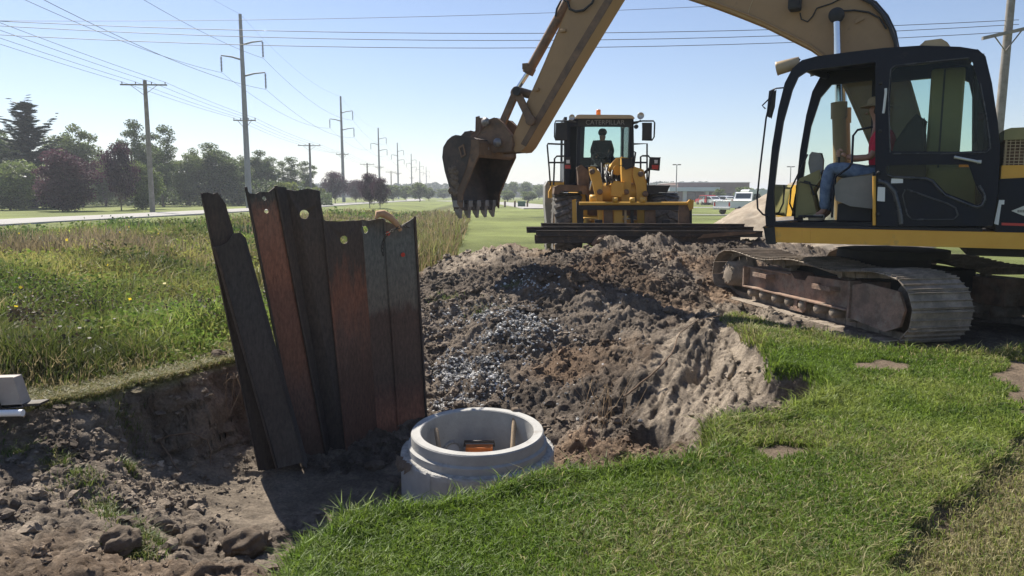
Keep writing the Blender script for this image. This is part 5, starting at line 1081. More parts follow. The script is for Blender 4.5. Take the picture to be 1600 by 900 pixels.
skin('trousers',[sv_[0]]+sv_[12:],[(0,1),(1,2),(2,3),(0,4),(4,5),(5,6)],[.18,.11,.095,.07,.11,.095,.07],M_navy,dvr,FD)
lump(q(941.5,208)+[0,.02,.02],(.11,.115,.10),M_hair,'hair',dvr,FD,.04)
# ================================================================ steel piles carried on the forks
M_pile=mat('dark_pile_steel',(.035,.03,.028),(.07,.055,.045),rough=.55,metal=.45,scale=4,bump=.2,bscale=30,c3=(.13,.085,.06),s3=3)
YB=FL.O[1]-1.95
def pile(a,b_,y,hh,label,mt=M_pile,w=.42,lip=True):
    A=ony(a[0],a[1],y);B=ony(b_[0],b_[1],y); d=B-A;L=np.linalg.norm(d);d/=L; Yv=np.array([0,1.,0]); U=np.cross(d,Yv); U=U if U[2]>0 else -U; Yv=np.cross(U,d)
    m=MB(); pr=[(-w/2,0),(-w/2+.02,hh),(-w/2+.09,hh),(-w/2+.12,.03),(w/2-.12,.03),(w/2-.09,hh),(w/2-.02,hh),(w/2,0)]
    loop=[A+Yv*p+U*(q_-hh) for p,q_ in pr]; m.plate(loop,d*L)
    m.tube([A-Yv*w*.47+U*0-[0,.02,0],B-Yv*w*.47-[0,.02,0]],.016,8); m.tube([A-Yv*w*.47-U*(hh-.01)-[0,.02,0],B-Yv*w*.47-U*(hh-.01)-[0,.02,0]],.014,8)
    o=m.build('carried_sheet_pile',mt,bevel=.004,seg=1); tag(o,label,'sheet pile','steel sheet piles carried on the loader forks'); return o
pile((846,349),(1158,350),YB-.0,.07,'uppermost dark steel sheet pile of the stack on the loader forks')
pile((823,355),(1172,354.5),YB-.03,.10,'second sheet pile from the top of the stack, reaching furthest left')
pile((838,360),(1186,361),YB-.10,.11,'third sheet pile down in the stack, reaching furthest right')
pile((836,368),(1150,366),YB+.0,.14,'lowest and deepest sheet pile of the stack on the loader forks',w=.6)
pile((850,358),(1140,359),YB+.48,.16,'sheet pile lying at the back of the stack, next to the fork carriage')
o=MB().tube([ony(926,384,YB-.35),ony(935,372,YB-.3),ony(948,368,YB-.3)],[.05,.06,.04],8).build('steel_offcut',M_brownp); tag(o,'curved brown steel offcut hanging below the stack of piles','offcut')
o=MB().plate([ony(a,b_,YB-.33) for a,b_ in ((1090,373),(1100,366),(1150,362),(1184,361),(1180,365),(1110,371))],(0,.05,0)).build('steel_offcut',M_brownp); tag(o,'thin pointed steel offcut lying against the right end of the pile stack','offcut')
# ================================================================ sand pile behind the excavator
M_sandp=mat('dry_sand',(.27,.225,.175),(.36,.31,.245),rough=.97,scale=3,bump=.8,bscale=12,spec=.1,c3=(.17,.14,.11),s3=2,lo3=.6,hi3=.72)
def mound(name,cx,cy,rx,ry,hgt,label,cat):
    n=90; v=[];f=[]
    u=np.linspace(-1,1,n); U,V=np.meshgrid(u,u); r=np.sqrt(U**2+V**2); X=cx+U*rx; Y=cy+V*ry
    Z=hgt*np.clip(1-r**1.15,0,None)**.9+fbm(X,Y,.7,5,130)*.28*(r<.97)+fbm(X,Y,4,3,131)*.05*(r<.95)-.12
    ii=(np.arange(n-1)[:,None]*n+np.arange(n-1)[None,:]).ravel()
    o=rawmesh(name,np.stack([X.ravel(),Y.ravel(),Z.ravel()],1),quads=np.stack([ii,ii+1,ii+1+n,ii+n],1),mat=M_sandp,smooth=True); tag(o,label,cat); return o
sx=ony(1262,330,26); mound('sand_pile',sx[0],26,4.3,3.6,2.35,'big pale sand pile behind the excavator cab','sand pile')
mound('sand_pile',ony(1290,380,16.5)[0],16.6,2.6,1.6,.85,'low sandy spoil heap seen under the deck of the excavator','sand pile')
# ================================================================ utility poles and wires
M_wp=mat('weathered_pole',(.20,.18,.16),(.30,.275,.25),rough=.9,scale=3,bump=.2,bscale=20); M_sp=mat('galvanised_pole',(.22,.23,.25),(.28,.29,.31),rough=.6,metal=.3,scale=2)
M_ins=mat('insulator',(.10,.09,.09),rough=.4); M_wire=mat('wire',(.06,.06,.065),rough=.6)
PH=[np.array(p) for p in ((-35.3,100),(-40.4,179),(-46.6,263),(-51.,335),(-57,425),(-64,520),(-71,620))]
HT=[25.1,24.9,25.,24.9,25.0,25,25]
axd=np.array([-.068,1.]); axd/=np.linalg.norm(axd); cr=np.array([axd[1],-axd[0]])
def tpole(i,lab):
    p=PH[i]; h_=HT[i]; F=LF((p[0],p[1],0)); r=root('transmission_pole',F,lab,'power pole','steel transmission poles along the road')
    MB().tube([F.P(0,0,-.3),F.P(-.05,0,h_*.5),F.P(-.1,0,h_)],[.42,.33,.2],16).build('pole',M_sp,r,F)
    at=[]
    for (s,z,l) in ((1,h_-3.9,2.7),(-1,h_-5.8,-2.7),(1,h_-7.9,2.9)):
        c=np.array([cr[0],cr[1],0]); a=F.P(-.08,0,z); e=a+c*l+[0,0,.55]
        MB().tube([a,a+c*l*.5+[0,0,.38],e],[.13,.11,.08],8).build('davit_arm',M_sp,r,F)
        m=MB(); P0=e-[0,0,.15]; 
        m.lathe(sum([[(.05,-.18*k),(.15,-.18*k-.05),(.15,-.18*k-.09),(.05,-.18*k-.12)] for k in range(11)],[]),P0,(0,0,1),8); m.build('insulator_string',M_ins,r,F)
        at.append(e-[0,0,2.2])
    z=h_-13.6; m=MB().box(F.P(0,-.35,z),(2.9*1,.12,.14),(cr[0],cr[1],0),(axd[0],axd[1],0)); m.tube([F.P(.9,-.35,z-.05),F.P(0,-.3,z-1.1),F.P(-.9,-.35,z-.05)],.04,6); m.build('crossarm',M_wp,r,F)
    for k in (-1.4,-.5,.5,1.4): MB().tube([F.P(k*cr[0],-.35,z+.05),F.P(k*cr[0],-.35,z+.32)],[.04,.07],8).build('pin_insulator',M_ins,r,F)
    at.append(F.P(-.1,0,h_)); low=[F.P(k*cr[0],-.35,z+.32) for k in (-1.4,-.5,.5,1.4)]
    return at,low
labs=['nearest tall steel transmission pole, behind the steel sheets','second tall steel transmission pole, rising out of the purple trees','third tall transmission pole, just right of the purple trees','fourth tall transmission pole, thin and far along the road','fifth transmission pole, very thin against the sky','sixth transmission pole, barely showing over the far trees','farthest transmission pole at the end of the line']
AT=[tpole(i,labs[i]) for i in range(7)]
def wpole(x,y,h_,lab,lean=(0,0),grp='wooden crossarm poles along the road',arm=2.45,rot=0,r=.17):
    F=LF((x,y,0)); rt_=root('utility_pole',F,lab,'power pole',grp); L=np.array([lean[0],lean[1],0])
    MB().tube([F.P(0,0,-.3),F.P(0,0,h_*.5)+L*.5,F.P(0,0,h_)+L],[r*1.25,r*1.1,r*.85],14).build('pole',M_wp,rt_,F)
    c=np.array([math.cos(rot),math.sin(rot),0]); z=h_-.45; C=F.P(0,0,z)+L*.97-np.array([0,r+.06,0])
    m=MB().box(C,(arm,.1,.13),c,(-c[1],c[0],0)); m.build('crossarm',M_wp,rt_,F)
    m=MB(); 
    for s in(-1,1): m.tube([C+c*s*arm*.28-[0,0,.05],C-[0,0,.95]],.025,6)
    m.build('crossarm_brace',M_wp,rt_,F); out=[]
    for k in (-.46,-.17,.17,.46):
        p=C+c*k*arm+[0,0,.06]; MB().tube([p,p+[0,0,.2]],[.03,.06],8).build('pin_insulator',M_ins,rt_,F); out.append(p+np.array([0,0,.2]))
    return out
lc_=np.arctan2(cr[1],cr[0])
w1=wpole(-34.8,72,12.5,'nearest weathered wooden pole with a crossarm, standing beside the purple bush',arm=4.3,rot=lc_,r=.2)
w2=wpole(-37.7,140,11.3,'wooden crossarm pole between the two nearest steel poles',arm=4.2,rot=lc_,r=.2)
w3=wpole(-43.5,225,11.3,'distant wooden crossarm pole left of the third steel pole',arm=4.2,rot=lc_,r=.22)
w4=wpole(-48.5,300,11.3,'farthest wooden crossarm pole in the row',arm=4.2,rot=lc_,r=.22)
def wire(name,pts,sag,r,lab,grp,n=20):
    Q=[]
    for i in range(len(pts)-1):
        a,b_=np.array(pts[i]),np.array(pts[i+1]); s=sag[i] if hasattr(sag,'__len__') else sag
        for k in range(n+(i==len(pts)-2)):
            t=k/n; Q.append(a*(1-t)+b_*t-np.array([0,0,4*s*t*(1-t)]))
    o=MB().tube(Q,r,4,caps=False).build(name,M_wire); tag(o,lab,'wire',grp); return o
ext=lambda p,d,dz=0: np.array(p)-np.array([axd[0],axd[1],0])*d+np.array([0,0,dz])
nm=['upper right high-voltage wire','left high-voltage wire','lower right high-voltage wire','thin ground wire on the pole tips']
for j in range(4):
    ps=[AT[i][0][j] for i in range(7)]; p0=ext(ps[0],85); wire('power_line',[p0]+ps,[2.0]+[1.8]*6,.022 if j<3 else .014,nm[j]+' running along the road','wires of the tall steel poles')
for j in range(4):
    lo=[ext(w1[j],55,.3),w1[j],AT[0][1][j],w2[j],AT[1][1][j],w3[j],AT[2][1][j],w4[j],AT[3][1][j]]
    wire('power_line',lo,[.35,.15]+[.3]*6,.016,'%s of the four low wires along the wooden crossarms'%['leftmost','second from left','third from left','rightmost'][j],'low wires along the wooden crossarms')
# right-hand wooden pole and the wires crossing the picture
YR=32.
bpx=onz(1545,0,0) if 0 else None
tp=ony(1577,30,YR)
rr_=ony(1556,250,YR); zb=rr_[2]; slope=(tp-rr_)/(tp[2]-rr_[2])
base=rr_-slope*rr_[2]; zt=ony(1589,-45,YR)[2]; topp=base+slope*zt
F=LF((base[0],YR,0)); rp=root('utility_pole',F,'leaning grey wooden pole with a tilted crossarm, behind the excavator at the right','power pole')
MB().tube([base-slope*.3,base+slope*zt*.5,topp],[.20,.18,.15],16).build('pole',M_wp,rp,F)
a=ony(1535,60,YR-.25);b_=ony(1640,36,YR-.25); MB().box((a+b_)/2,(np.linalg.norm(b_-a),.12,.14),(b_-a)/np.linalg.norm(b_-a),(0,1,0),(0,0,1)).build('crossarm',M_wp,rp,F)
MB().tube([ony(1555,58,YR-.3),ony(1571,80,YR-.2),ony(1597,47,YR-.3)],.03,6).build('crossarm_brace',M_wp,rp,F)
def cw(pts,lab,r=.013):
    P=[ony(x,y,YR) for x,y in pts]; Q=[]
    for i in range(len(P)-1):
        for k in range(6): Q.append(P[i]*(1-k/6)+P[i+1]*k/6)
    Q.append(P[-1]); o=MB().tube(Q,r,4,caps=False).build('power_line',M_wire); tag(o,lab,'wire','wires crossing above the excavator arm')
def cat_(yl,ym,yr,x0=-2200,x1=1592,xm=700):
    A=np.linalg.solve(np.array([[0,0,1],[xm**2,xm,1],[x1**2,x1,1]],float),np.array([yl,ym,yr],float)); return [(x,A@np.array([x*x,x,1])) for x in np.linspace(-700,x1,26)]
cw(cat_(32.5,26,-18,xm=660),'topmost thin wire crossing high over the arm',.009)
cw(cat_(33,52,31),'upper of the three heavier crossing wires')
cw(cat_(40.5,63,38),'middle of the three heavier crossing wires')
cw(cat_(54.5,75,49),'lowest of the three heavier crossing wires')
# ================================================================ trees
M_leaf=attrmat('tree_foliage',rough=.6,trans=.42,var=.15,scale=.8,spec=.25); M_bark=mat('bark',(.10,.08,.06),(.17,.14,.11),rough=.95,scale=6,bump=.5,bscale=20)
def tree(name,H,Wd,base,nl,ls,col,kind,seed):
    """unit-built tree: trunk + limbs, clumped leaf cards. returns root"""
    g=np.random.default_rng(seed); F=LF((0,0,0)); r=bpy.data.objects.new(name,None); COL.objects.link(r)
    tr=MB(); cl=[]
    if kind=='cedar':
        tr.tube([(0,0,0),(0,0,H*.95)],[H*.022,.02],8)
        tips=[]
        for k in range(150):
            z=g.uniform(.03,.93)*H; rr=Wd/2*min(1,1.25*(1-z/H))**.8*g.uniform(.55,1.2); a=g.uniform(0,6.28)
            for t in np.linspace(.25,1,7): cl.append((rr*t*math.cos(a),rr*t*math.sin(a),z+rr*.32*t*t+g.normal(0,.05),.26*(1.25-t)*(1.15-z/H)+.07))
        for (lx_,hz) in ((-.17,.97),(.05,1.0),(.36,.84),(-.36,.86),(.48,.70)):
            for t in np.linspace(0,1,14): cl.append((lx_*Wd*t,0,H*(hz-.30*(1-t)),.42*(1-t)+.05))
    else:
        sh=1 if kind=='shrub' else 0; tops=[]
        nlimb=7 if not sh else 6
        tr.tube([(0,0,-.1),(g.normal(0,.02)*H,0,H*base*.6),(g.normal(0,.03)*H,g.normal(0,.03)*H,H*.62)],[H*.02,H*.016,H*.006],8)
        nc=int(58 if not sh else 50)
        for k in range(nc):
            d=g.normal(0,1,3); d/=np.linalg.norm(d); u=g.uniform(.15,1)**.55
            zc=H*(base+(1-base)*.5); c=np.array([d[0]*Wd/2*u*.86,d[1]*Wd/2*u*.86,zc+d[2]*H*(1-base)/2*u*.90]); 
            if d[2]<-.3: c[:2]*=.85
            if kind=='round' and d[2]>0: c[2]+=g.uniform(0,.04)*H
            cl.append((*c,g.uniform(.11,.21)*min(Wd,H*(1-base))*(1.0 if not sh else 1.0)))
            if k<12: tr.tube([(0,0,H*base*.7+g.uniform(0,.2)*H),tuple(c*np.array([.5,.5,.8])+np.array([0,0,.1*H*base])),tuple(c)],[H*.009,H*.006,H*.002],6)
    cl=np.array(cl); wgt=cl[:,3]**2; k=g.choice(len(cl),nl,p=wgt/wgt.sum()); d=g.normal(0,1,(nl,3)); d/=np.linalg.norm(d,axis=1)[:,None]; u=g.uniform(0,1,nl)**.45
    P=cl[k,:3]+d*(cl[k,3]*u)[:,None]*np.array([1.15,1.15,.8]); P[:,2]=np.maximum(P[:,2],.05)
    cc=np.array(col)*g.uniform(.55,1.45,(nl,1))*(g.uniform(.75,1.3,len(cl))[k])[:,None]
    n=nl; a=g.normal(0,1,(n,3)); a/=np.linalg.norm(a,axis=1)[:,None]; b_=g.normal(0,1,(n,3)); b_-=a*(a*b_).sum(1)[:,None]; b_/=np.linalg.norm(b_,axis=1)[:,None]; s=(ls*g.uniform(.6,1.3,n))[:,None]
    if kind=='cedar': 
        a[:,2]=np.abs(a[:,2])*.4; a[:,:2]+=P[:,:2]/(np.linalg.norm(P[:,:2],axis=1)[:,None]+.1)*1.2; a/=np.linalg.norm(a,axis=1)[:,None]; asp=.35
    else: asp=.6
    V=np.stack([P-a*s,P-b_*s*asp,P+a*s,P+b_*s*asp],1); 
    cr_=rawmesh('crown',V.reshape(-1,3),quads=np.arange(n)[:,None]*4+np.array([[0,1,2,3]]),mat=M_leaf,cols=np.repeat(cc,4,0)); cr_.parent=r
    tr.build('trunk',M_bark,r); return r
G1=(.10,.14,.045);G2=(.135,.175,.055);G3=(.15,.18,.04);GD=(.022,.040,.028);PU=(.050,.022,.036);PU2=(.065,.028,.042)
PR={}
def put(kind,px,pyt,wpx,pyb,Y,label,cat,grp=None):
    p=ony(px,pyb,Y); zt=ony(px,pyt,Y)[2]; H=zt; Wd=wpx/FPX*Y
    spec=dict(cedar=('cedar_tree',14,5.4,.02,24000,.20,GD,'cedar'),tall=('deciduous_tree',13,6.6,.06,22000,.15,G1,'round'),tall2=('deciduous_tree',12,7.2,.02,22000,.15,G2,'round'),open_=('deciduous_tree',13,5.4,.12,9000,.15,G1,'round'),
      shrub=('green_shrub',6,5.6,.0,14000,.13,G2,'shrub'),yshrub=('light_green_bush',3,5,.03,4200,.15,G3,'shrub'),plum=('purple_leaf_tree',7,7,.10,8500,.14,PU,'round'),plumb=('purple_leaf_bush',8,7.4,.0,22000,.14,PU2,'shrub'),small=('small_tree',7,5,.12,3600,.22,G2,'round'))[kind]
    if kind not in PR:
        PR[kind]=r=tree(*spec,seed=hash_(kind))
    else: r=copy_tree(PR[kind])
    r.location=(p[0],Y,0 if Y<60 else -.05); r.scale=(Wd/spec[2],Wd/spec[2],H/spec[1]); r.rotation_euler=(0,0,R.uniform(-.5,.5) if kind=='cedar' else R.uniform(0,6.28))
    if kind=='cedar': r.rotation_euler=(0,0,0)
    tag(r,label,cat,grp); return r
def hash_(s): return sum(ord(c)*(i+3) for i,c in enumerate(s))
gw='trees beyond the road'
put('cedar',52,148,135,331,98,'dark blue-green cedar with two pointed tips, tallest tree at the far left','tree',gw)
put('tall',-15,180,120,331,108,'broad green tree cut by the left edge, behind the cedar','tree',gw)
put('tall2',128,188,80,330,112,'bright green tree just right of the dark cedar','tree',gw)
put('shrub',18,246,95,333,86,'bushy green shrub below the cedar at the left edge','shrub',gw)
put('shrub',80,252,50,332,90,'green shrub between the left-edge shrub and the purple bush','shrub',gw)
put('plumb',108,232,100,334,80,'big dense dark purple bush nearest the road at the left','bush',gw)
put('plum',190,220,54,332,84,'dark purple-leaved tree right of the big purple bush','tree',gw)
put('open_',213,184,52,327,112,'thin open-crowned green tree, second highest, left of the wooden pole','tree',gw)
put('open_',256,192,52,327,114,'open-crowned green tree right behind the nearest wooden pole','tree',gw)
put('shrub',222,247,60,330,90,'leafy green shrub just left of the foot of the wooden pole','shrub',gw)
put('tall',238,222,52,328,110,'dark green tree low behind the nearest wooden pole','tree',gw)
put('tall2',296,226,60,325,120,'grey-green tree right of the nearest wooden pole','tree',gw)
put('tall',338,219,76,324,122,'rounded willow-like tree, highest between the two nearest poles','tree',gw)
put('tall2',372,238,44,322,128,'smaller green tree right of the willow-like tree','tree',gw)
put('tall',412,232,52,321,135,'green tree behind the nearest tall steel pole','tree',gw)
put('open_',452,243,46,319,145,'open green tree left of the second wooden pole','tree',gw)
put('open_',482,250,34,318,150,'small open green tree behind the second wooden pole','tree',gw)
put('tall2',270,262,70,324,135,'low dark tree filling the gap behind the wooden pole','tree',gw)
put('tall2',320,265,90,322,140,'low dark tree filling the gap below the willow-like tree','tree',gw)
put('tall2',385,265,70,320,145,'low dark tree filling the gap left of the tall steel pole','tree',gw)
put('tall',165,235,60,328,118,'green tree behind the purple tree','tree',gw)
put('yshrub',444,280,52,320,118,'rounded yellow-green bush above the steel sheets','bush',gw)
put('yshrub',492,289,44,318,132,'second low yellow-green bush further along the road','bush',gw)
gp='purple trees along the road'
put('plum',524,267,42,317.5,150,'purple tree just left of the second tall steel pole','tree',gp)
put('plum',556,280,34,316.5,165,'small purple tree between two larger purple trees','tree',gp)
put('plum',578,269,38,325,98,'purple tree with a bare trunk in front of the wooden crossarm pole','tree',gp)
put('plum',594,276,32,327,94,'nearest purple tree, its slim trunk right of its neighbour','tree',gp)
gf='small trees in the far distance'
fi=[(614,288,28,315,200,'pale green tree right of the nearest purple tree'),(634,289,22,314,215,'small green tree behind the fourth tall pole'),(655,284,32,315,195,'rounded green tree left of the low far building'),(670,292,20,313,230,'tiny tree beside the low far building'),(693,294,26,311,300,'far tree behind the excavator bucket, left part'),
 (782,282,28,312,300,'far tree just right of the excavator bucket'),(802,283,24,312,290,'second far tree right of the bucket'),(822,283,24,312,285,'third far tree right of the bucket'),(842,288,22,312,270,'far bright tree just left of the loader'),(860,286,26,312,280,'far tree behind the left side of the loader'),(793,297,26,316,190,'low bush behind the green utility box'),(826,298,30,317,180,'low bush left of the loader wheel'),
 (1163,291,34,317,150,'dark green tree in front of the brick building, right'),(1123,294,22,317,160,'small tree in front of the middle of the brick building'),(1186,293,18,317,155,'small tree at the right end of the brick building'),(1212,290,30,316,160,'green tree seen beside the front post of the excavator cab'),(1240,288,30,316,170,'green tree seen through the excavator cab front window')]
for a in fi: put('small',a[0],a[1],a[2],a[3],a[4],a[5],'tree',gf)
n=30000; px_=R.uniform(90,520,n); yy=R.uniform(118,150,n); xx=(px_-800)/FPX*yy; hh=(2.2+2.6*vnoise(xx*.25,yy*.1,15))*(.6+.4*sstep(520,400,px_)); P=np.stack([xx,yy,R.uniform(0,1,n)**.8*hh],1)
o=leafcards('undergrowth',P,R.uniform(.12,.28,n),np.tile(np.array([.075,.105,.04]),(n,1))*R.uniform(.5,1.4,(n,1)),M_leaf,.7); tag(o,kind='stuff')
tr_=tree('distant_woodland',9,420,.0,26000,.8,(.06,.085,.035),'shrub',77)
for ch in list(tr_.children): bpy.data.objects.remove(ch)
bpy.data.objects.remove(tr_)
n=32000; xx=R.uniform(-210,150,n); hh=7.5+3.0*vnoise(xx*.06,xx*0,5)+2*vnoise(xx*.3,xx*0,6); yy=560+R.normal(0,6,n); z3=R.uniform(0,1,n)**.8*hh
P=np.stack([xx,yy,z3],1); o=leafcards('distant_woodland',P,R.uniform(.6,1.5,n),np.tile(np.array([.055,.08,.035]),(n,1))*R.uniform(.5,1.3,(n,1)),M_leaf,.7); tag(o,kind='stuff')
# ================================================================ buildings, lamps, vehicles
M_brick=mat('brown_brick',(.20,.135,.12),(.25,.17,.15),rough=.9,scale=1.2); M_metal=mat('blue_grey_fascia',(.42,.48,.54),rough=.4,metal=.2); M_win=mat('dark_window',(.03,.04,.05),rough=.1); M_bcon=mat('pale_concrete',(.5,.5,.48),rough=.8)
M_wpaint=mat('white_paint',(.72,.73,.74),rough=.3); M_dkc=mat('dark_car_paint',(.05,.055,.065),rough=.3); M_redp=mat('red_car_paint',(.4,.02,.03),rough=.3); M_silp=mat('silver_car_paint',(.42,.44,.46),rough=.3,metal=.4)
YBd=205.; FBd=LF((ony(1100,310,YBd)[0],YBd,0)); bd=root('brick_building',FBd,'long low brown brick building with a blue-grey canopy fascia beyond the grass','building')
bxx=lambda px,y=YBd: ony(px,310,y)[0]-FBd.O[0]
zz_=lambda py,y=YBd: ony(1000,py,y)[2]
def bb(px0,px1,py0,py1,y0,y1,name,mt): return MB().fb(FBd,bxx(px0),bxx(px1),y0,y1,zz_(py1) if py1 else -.2,zz_(py0)).build(name,mt,bd,FBd,bevel=.05)
bb(1061,1174,285,None,2,30,'main_wall',M_brick); bb(985,1061,288.5,None,4,28,'side_wall',mat('tan_wall',(.42,.34,.28),rough=.9)); bb(1041,1118,293,299,-4,2,'canopy_fascia',M_metal); bb(1060,1175,284.4,285.2,1.9,30.2,'roof_coping',M_bcon)
for p in (1064,1098): bb(p,p+5,299,None,-3,-2,'canopy_pillar',M_bcon)
for (a,b_) in ((1070,1090),(1104,1116),(1126,1146),(1150,1168)):
    w=bb(a,b_,302,315,1.9,2.05,'window_band',M_win)
bb(1055,1062,300,None,1.8,2.0,'entrance_door',M_win)
FB2=LF((ony(697,308,430)[0],430,0)); o2=root('overpass',FB2,'low grey bridge or building far away at the left of the bucket','building')
a=ony(668,300,430);b_=ony(722,304,430); MB().box((a+b_)/2,(b_[0]-a[0],8,b_[2]*0+abs(a[2]-b_[2])),m=0).build('deck',mat('far_grey',(.12,.13,.15),rough=.8),o2,FB2)
for p in (672,684,697,710,720): MB().box(ony(p,308,430)*np.array([1,1,0])+[0,0,1.2],(1.2,5,3.2)).build('pier',M_bcon,o2,FB2)
FS=LF((onz(1056,318,0)[0]*140/onz(1056,318,0)[1],140,0)); FS=LF((ony(1056,315,140)[0],140,0))
lt=root('parking_lot_lamp',FS,'tall lamp post with two flat heads in front of the brick building','lamp post'); zt_=ony(1056,257,140)[2]
MB().tube([FS.P(0,0,0),FS.P(0,0,zt_)],[.12,.08],8).build('pole',M_sp,lt,FS)
for s in(-1,1): MB().fb(FS,s*.15,s*.75,-.2,.2,zt_-.12,zt_+.05).build('lamp_head',M_dk,lt,FS,bevel=.03)
m2=copy_tree(lt); m2.location=(ony(1234,300,150)[0],150,0); tag(m2,'second lamp post with two heads, seen through the excavator cab front window','lamp post')
# lawn utility box and posts
FU=LF(onz(815,323.5,0)); M_gbox=mat('green_cabinet',(.03,.10,.06),rough=.5)
ub=root('utility_cabinet',FU,'small dark green utility cabinet beside the side street, between two short posts','cabinet'); MB().fb(FU,-.55,.55,-.4,.4,0,.62).build('body',M_gbox,ub,FU,bevel=.04); MB().fb(FU,-.6,.6,-.45,.45,.62,.85).build('lid',M_gbox,ub,FU,bevel=.06)
for px,lab in ((804.5,'short post just left of the green utility cabinet'),(789,'leftmost short post of the three by the side street'),(824,'short post just right of the green utility cabinet')):
    c=onz(px,324,0); o=MB().lathe([(.13,0),(.13,.8),(.09,.92),(0,.95)],c,(0,0,1),12).build('bollard',M_brownp); tag(o,lab,'bollard','short posts by the utility cabinet')
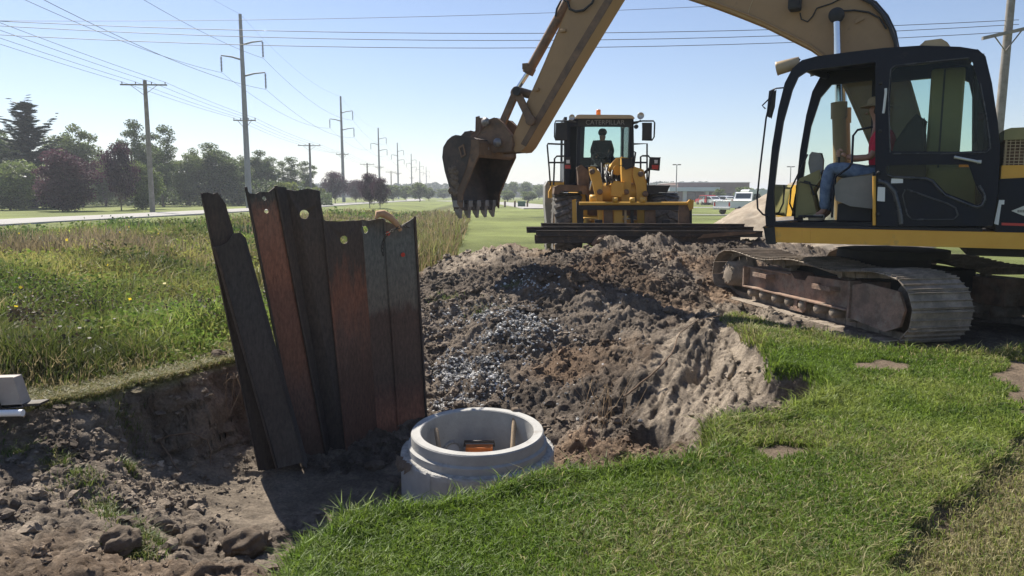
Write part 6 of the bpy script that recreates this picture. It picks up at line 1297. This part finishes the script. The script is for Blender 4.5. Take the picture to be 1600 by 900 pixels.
# vehicles
def car(x,y,rot,Lc,Wc,Hc,paint,label,cat,kind='sedan'):
    F=Frame((x,y,0),rot); r=root({'sedan':'parked_car','suv':'parked_car','pickup':'pickup_truck','van':'parked_van'}[kind],F,label,cat,'vehicles parked by the brick building')
    gl_=.25
    if kind=='sedan': prof=[(-.5,.28),(-.5,.55),(-.47,.62),(-.30,.66),(-.17,.97),(-.1,1.),(.12,1.),(.28,.68),(.46,.6),(.5,.5),(.5,.28)]; win=[(-.27,.67),(-.16,.93),(-.1,.95),(.11,.95),(.23,.68)]
    elif kind=='suv': prof=[(-.5,.25),(-.5,.6),(-.46,.95),(-.4,1.),(.08,1.),(.2,.66),(.46,.58),(.5,.5),(.5,.25)]; win=[(-.45,.62),(-.42,.93),(.07,.94),(.17,.64)]
    elif kind=='van': prof=[(-.5,.18),(-.5,.95),(-.46,1.),(.2,1.),(.36,.6),(.48,.5),(.5,.4),(.5,.18)]; win=[(.0,.6),(.0,.9),(.2,.9),(.31,.6)]
    else: prof=[(-.5,.33),(-.5,.62),(-.07,.62),(-.05,.66),(-.02,1.),(.14,1.),(.24,.66),(.46,.6),(.5,.5),(.5,.3)]; win=[(-.02,.66),(.0,.93),(.13,.94),(.21,.66)]
    MB().plate([F.P(a*Lc,-Wc/2,b_*Hc) for a,b_ in prof],F.N*Wc).build('body',paint,r,F,bevel=.06)
    for s in(-1,1): MB().plate([F.P(a*Lc,s*(Wc/2+.004),b_*Hc) for a,b_ in win],F.N*s*.01).build('side_window',M_win,r,F)
    ia=[i for i in range(len(prof)) if prof[i][1]>.9]; 
    a0,a1=prof[ia[-1]],prof[ia[-1]+1]; P=lambda a,b_,s: F.P(a*Lc+.012,s*Wc*.42,b_*Hc+.008)
    q=[(a0[0]*.9+a1[0]*.1,a0[1]*.9+a1[1]*.1),(a0[0]*.1+a1[0]*.9,a0[1]*.1+a1[1]*.9)]
    MB().plate([P(*q[0],-1),P(*q[1],-1),P(*q[1],1),P(*q[0],1)],(0,0,.01)).build('windscreen',M_win,r,F)
    if kind!='van':
        a0,a1=prof[ia[0]],prof[ia[0]-1]; P=lambda a,b_,s: F.P(a*Lc-.012,s*Wc*.42,b_*Hc+.008); q=[(a0[0]*.85+a1[0]*.15,a0[1]*.85+a1[1]*.15),(a0[0]*.2+a1[0]*.8,a0[1]*.2+a1[1]*.8)]
        MB().plate([P(*q[0],-1),P(*q[1],-1),P(*q[1],1),P(*q[0],1)],(0,0,.01)).build('rear_window',M_win,r,F)
    for xx_ in(-.31,.31):
        for s in(-1,1):
            rw=.19*Hc if kind!='van' else .17*Hc; rw=.36 if Hc>1.6 else .33
            MB().lathe([(0,-.11),(rw,-.11),(rw,.11),(0,.11)],F.P(xx_*Lc,s*(Wc/2-.1),rw),F.N,18).build('wheel',M_tyre,r,F)
    for s in(-1,1):
        MB().box(F.P(-.5*Lc-.005,s*Wc*.42,.5*Hc if kind!='pickup' else .47*Hc),(.04,.16 if kind!='pickup' else .16,.22 if kind!='pickup' else .36),F.X,F.N).build('tail_lamp',M_rdl,r,F,bevel=.02)
        MB().box(F.P(.495*Lc,s*Wc*.38,.5*Hc),(.04,.3,.14),F.X,F.N).build('headlight',M_wl,r,F,bevel=.02)
    if kind=='pickup': 
        MB().fb(F,-.47*Lc,-.08*Lc,-Wc*.42,Wc*.42,.625*Hc,.63*Hc).build('bed_floor',M_blk2,r,F); MB().box(F.P(-.51*Lc,0,.28*Hc),(.12,Wc*.95,.2),F.X,F.N).build('rear_bumper',M_sil,r,F,bevel=.03)
    return r
g=lambda px,y: ony(px,315,y)[0]
car(g(1102,133),133,rad(100),4.6,1.85,1.7,M_redp,'red car at the left end of the parked row','car','suv')
car(g(1111,131),131,rad(115),4.5,1.8,1.5,M_wpaint,'small white car next to the red car','car')
car(g(1120,134),134,rad(110),4.6,1.8,1.6,M_silp,'silver hatchback in the middle of the parked row','car','suv')
car(g(1127,136),136,rad(100),4.6,1.8,1.6,M_dkc,'dark car right of the silver one','car','suv')
car(g(1135,131),131,rad(115),4.6,1.8,1.5,M_wpaint,'white sedan left of the farther white pickup','car')
car(g(1143,135),135,rad(105),4.6,1.8,1.65,M_dkc,'dark blue car between the white sedan and the farther pickup','car','suv')
car(g(1161,126),126,rad(20),5.6,1.95,1.85,M_wpaint,'farther white pickup parked sideways behind the nearer truck','pickup','pickup')
pk=onz(1162,336,0); car(ony(1163,330,66)[0]+.3,67,rad(32),5.8,2.0,1.95,M_wpaint,'nearer white pickup with its red tail lamp towards us, half behind the sand','pickup','pickup')
car(g(1196,88),88,rad(10),5.4,2.0,2.35,M_wpaint,'white van behind the front guard rail of the excavator','van','van')
# ================================================================ summer haze
hz,hn,hb=newmat('haze_air'); hn.nodes.remove(hb); pv=hn.nodes.new('ShaderNodeVolumePrincipled'); pv.inputs['Color'].default_value=(.86,.92,1,1); pv.inputs['Density'].default_value=.00065; pv.inputs['Anisotropy'].default_value=.2
hn.links.new(pv.outputs[0],hn.nodes['Material Output'].inputs['Volume'])
hx0,hx1,hy0,hy1=float(xs[0])-20,float(xs[-1])+20,float(ys[0])-20,float(ys[-1])+20
hzo=MB().add([(a,b_,c) for c in(-3,29) for b_ in(hy0,hy1) for a in(hx0,hx1)],[(0,2,3,1),(4,5,7,6),(0,1,5,4),(2,6,7,3),(0,4,6,2),(1,3,7,5)]).build('haze',hz); tag(hzo,kind='stuff'); cam.data.clip_end=9000
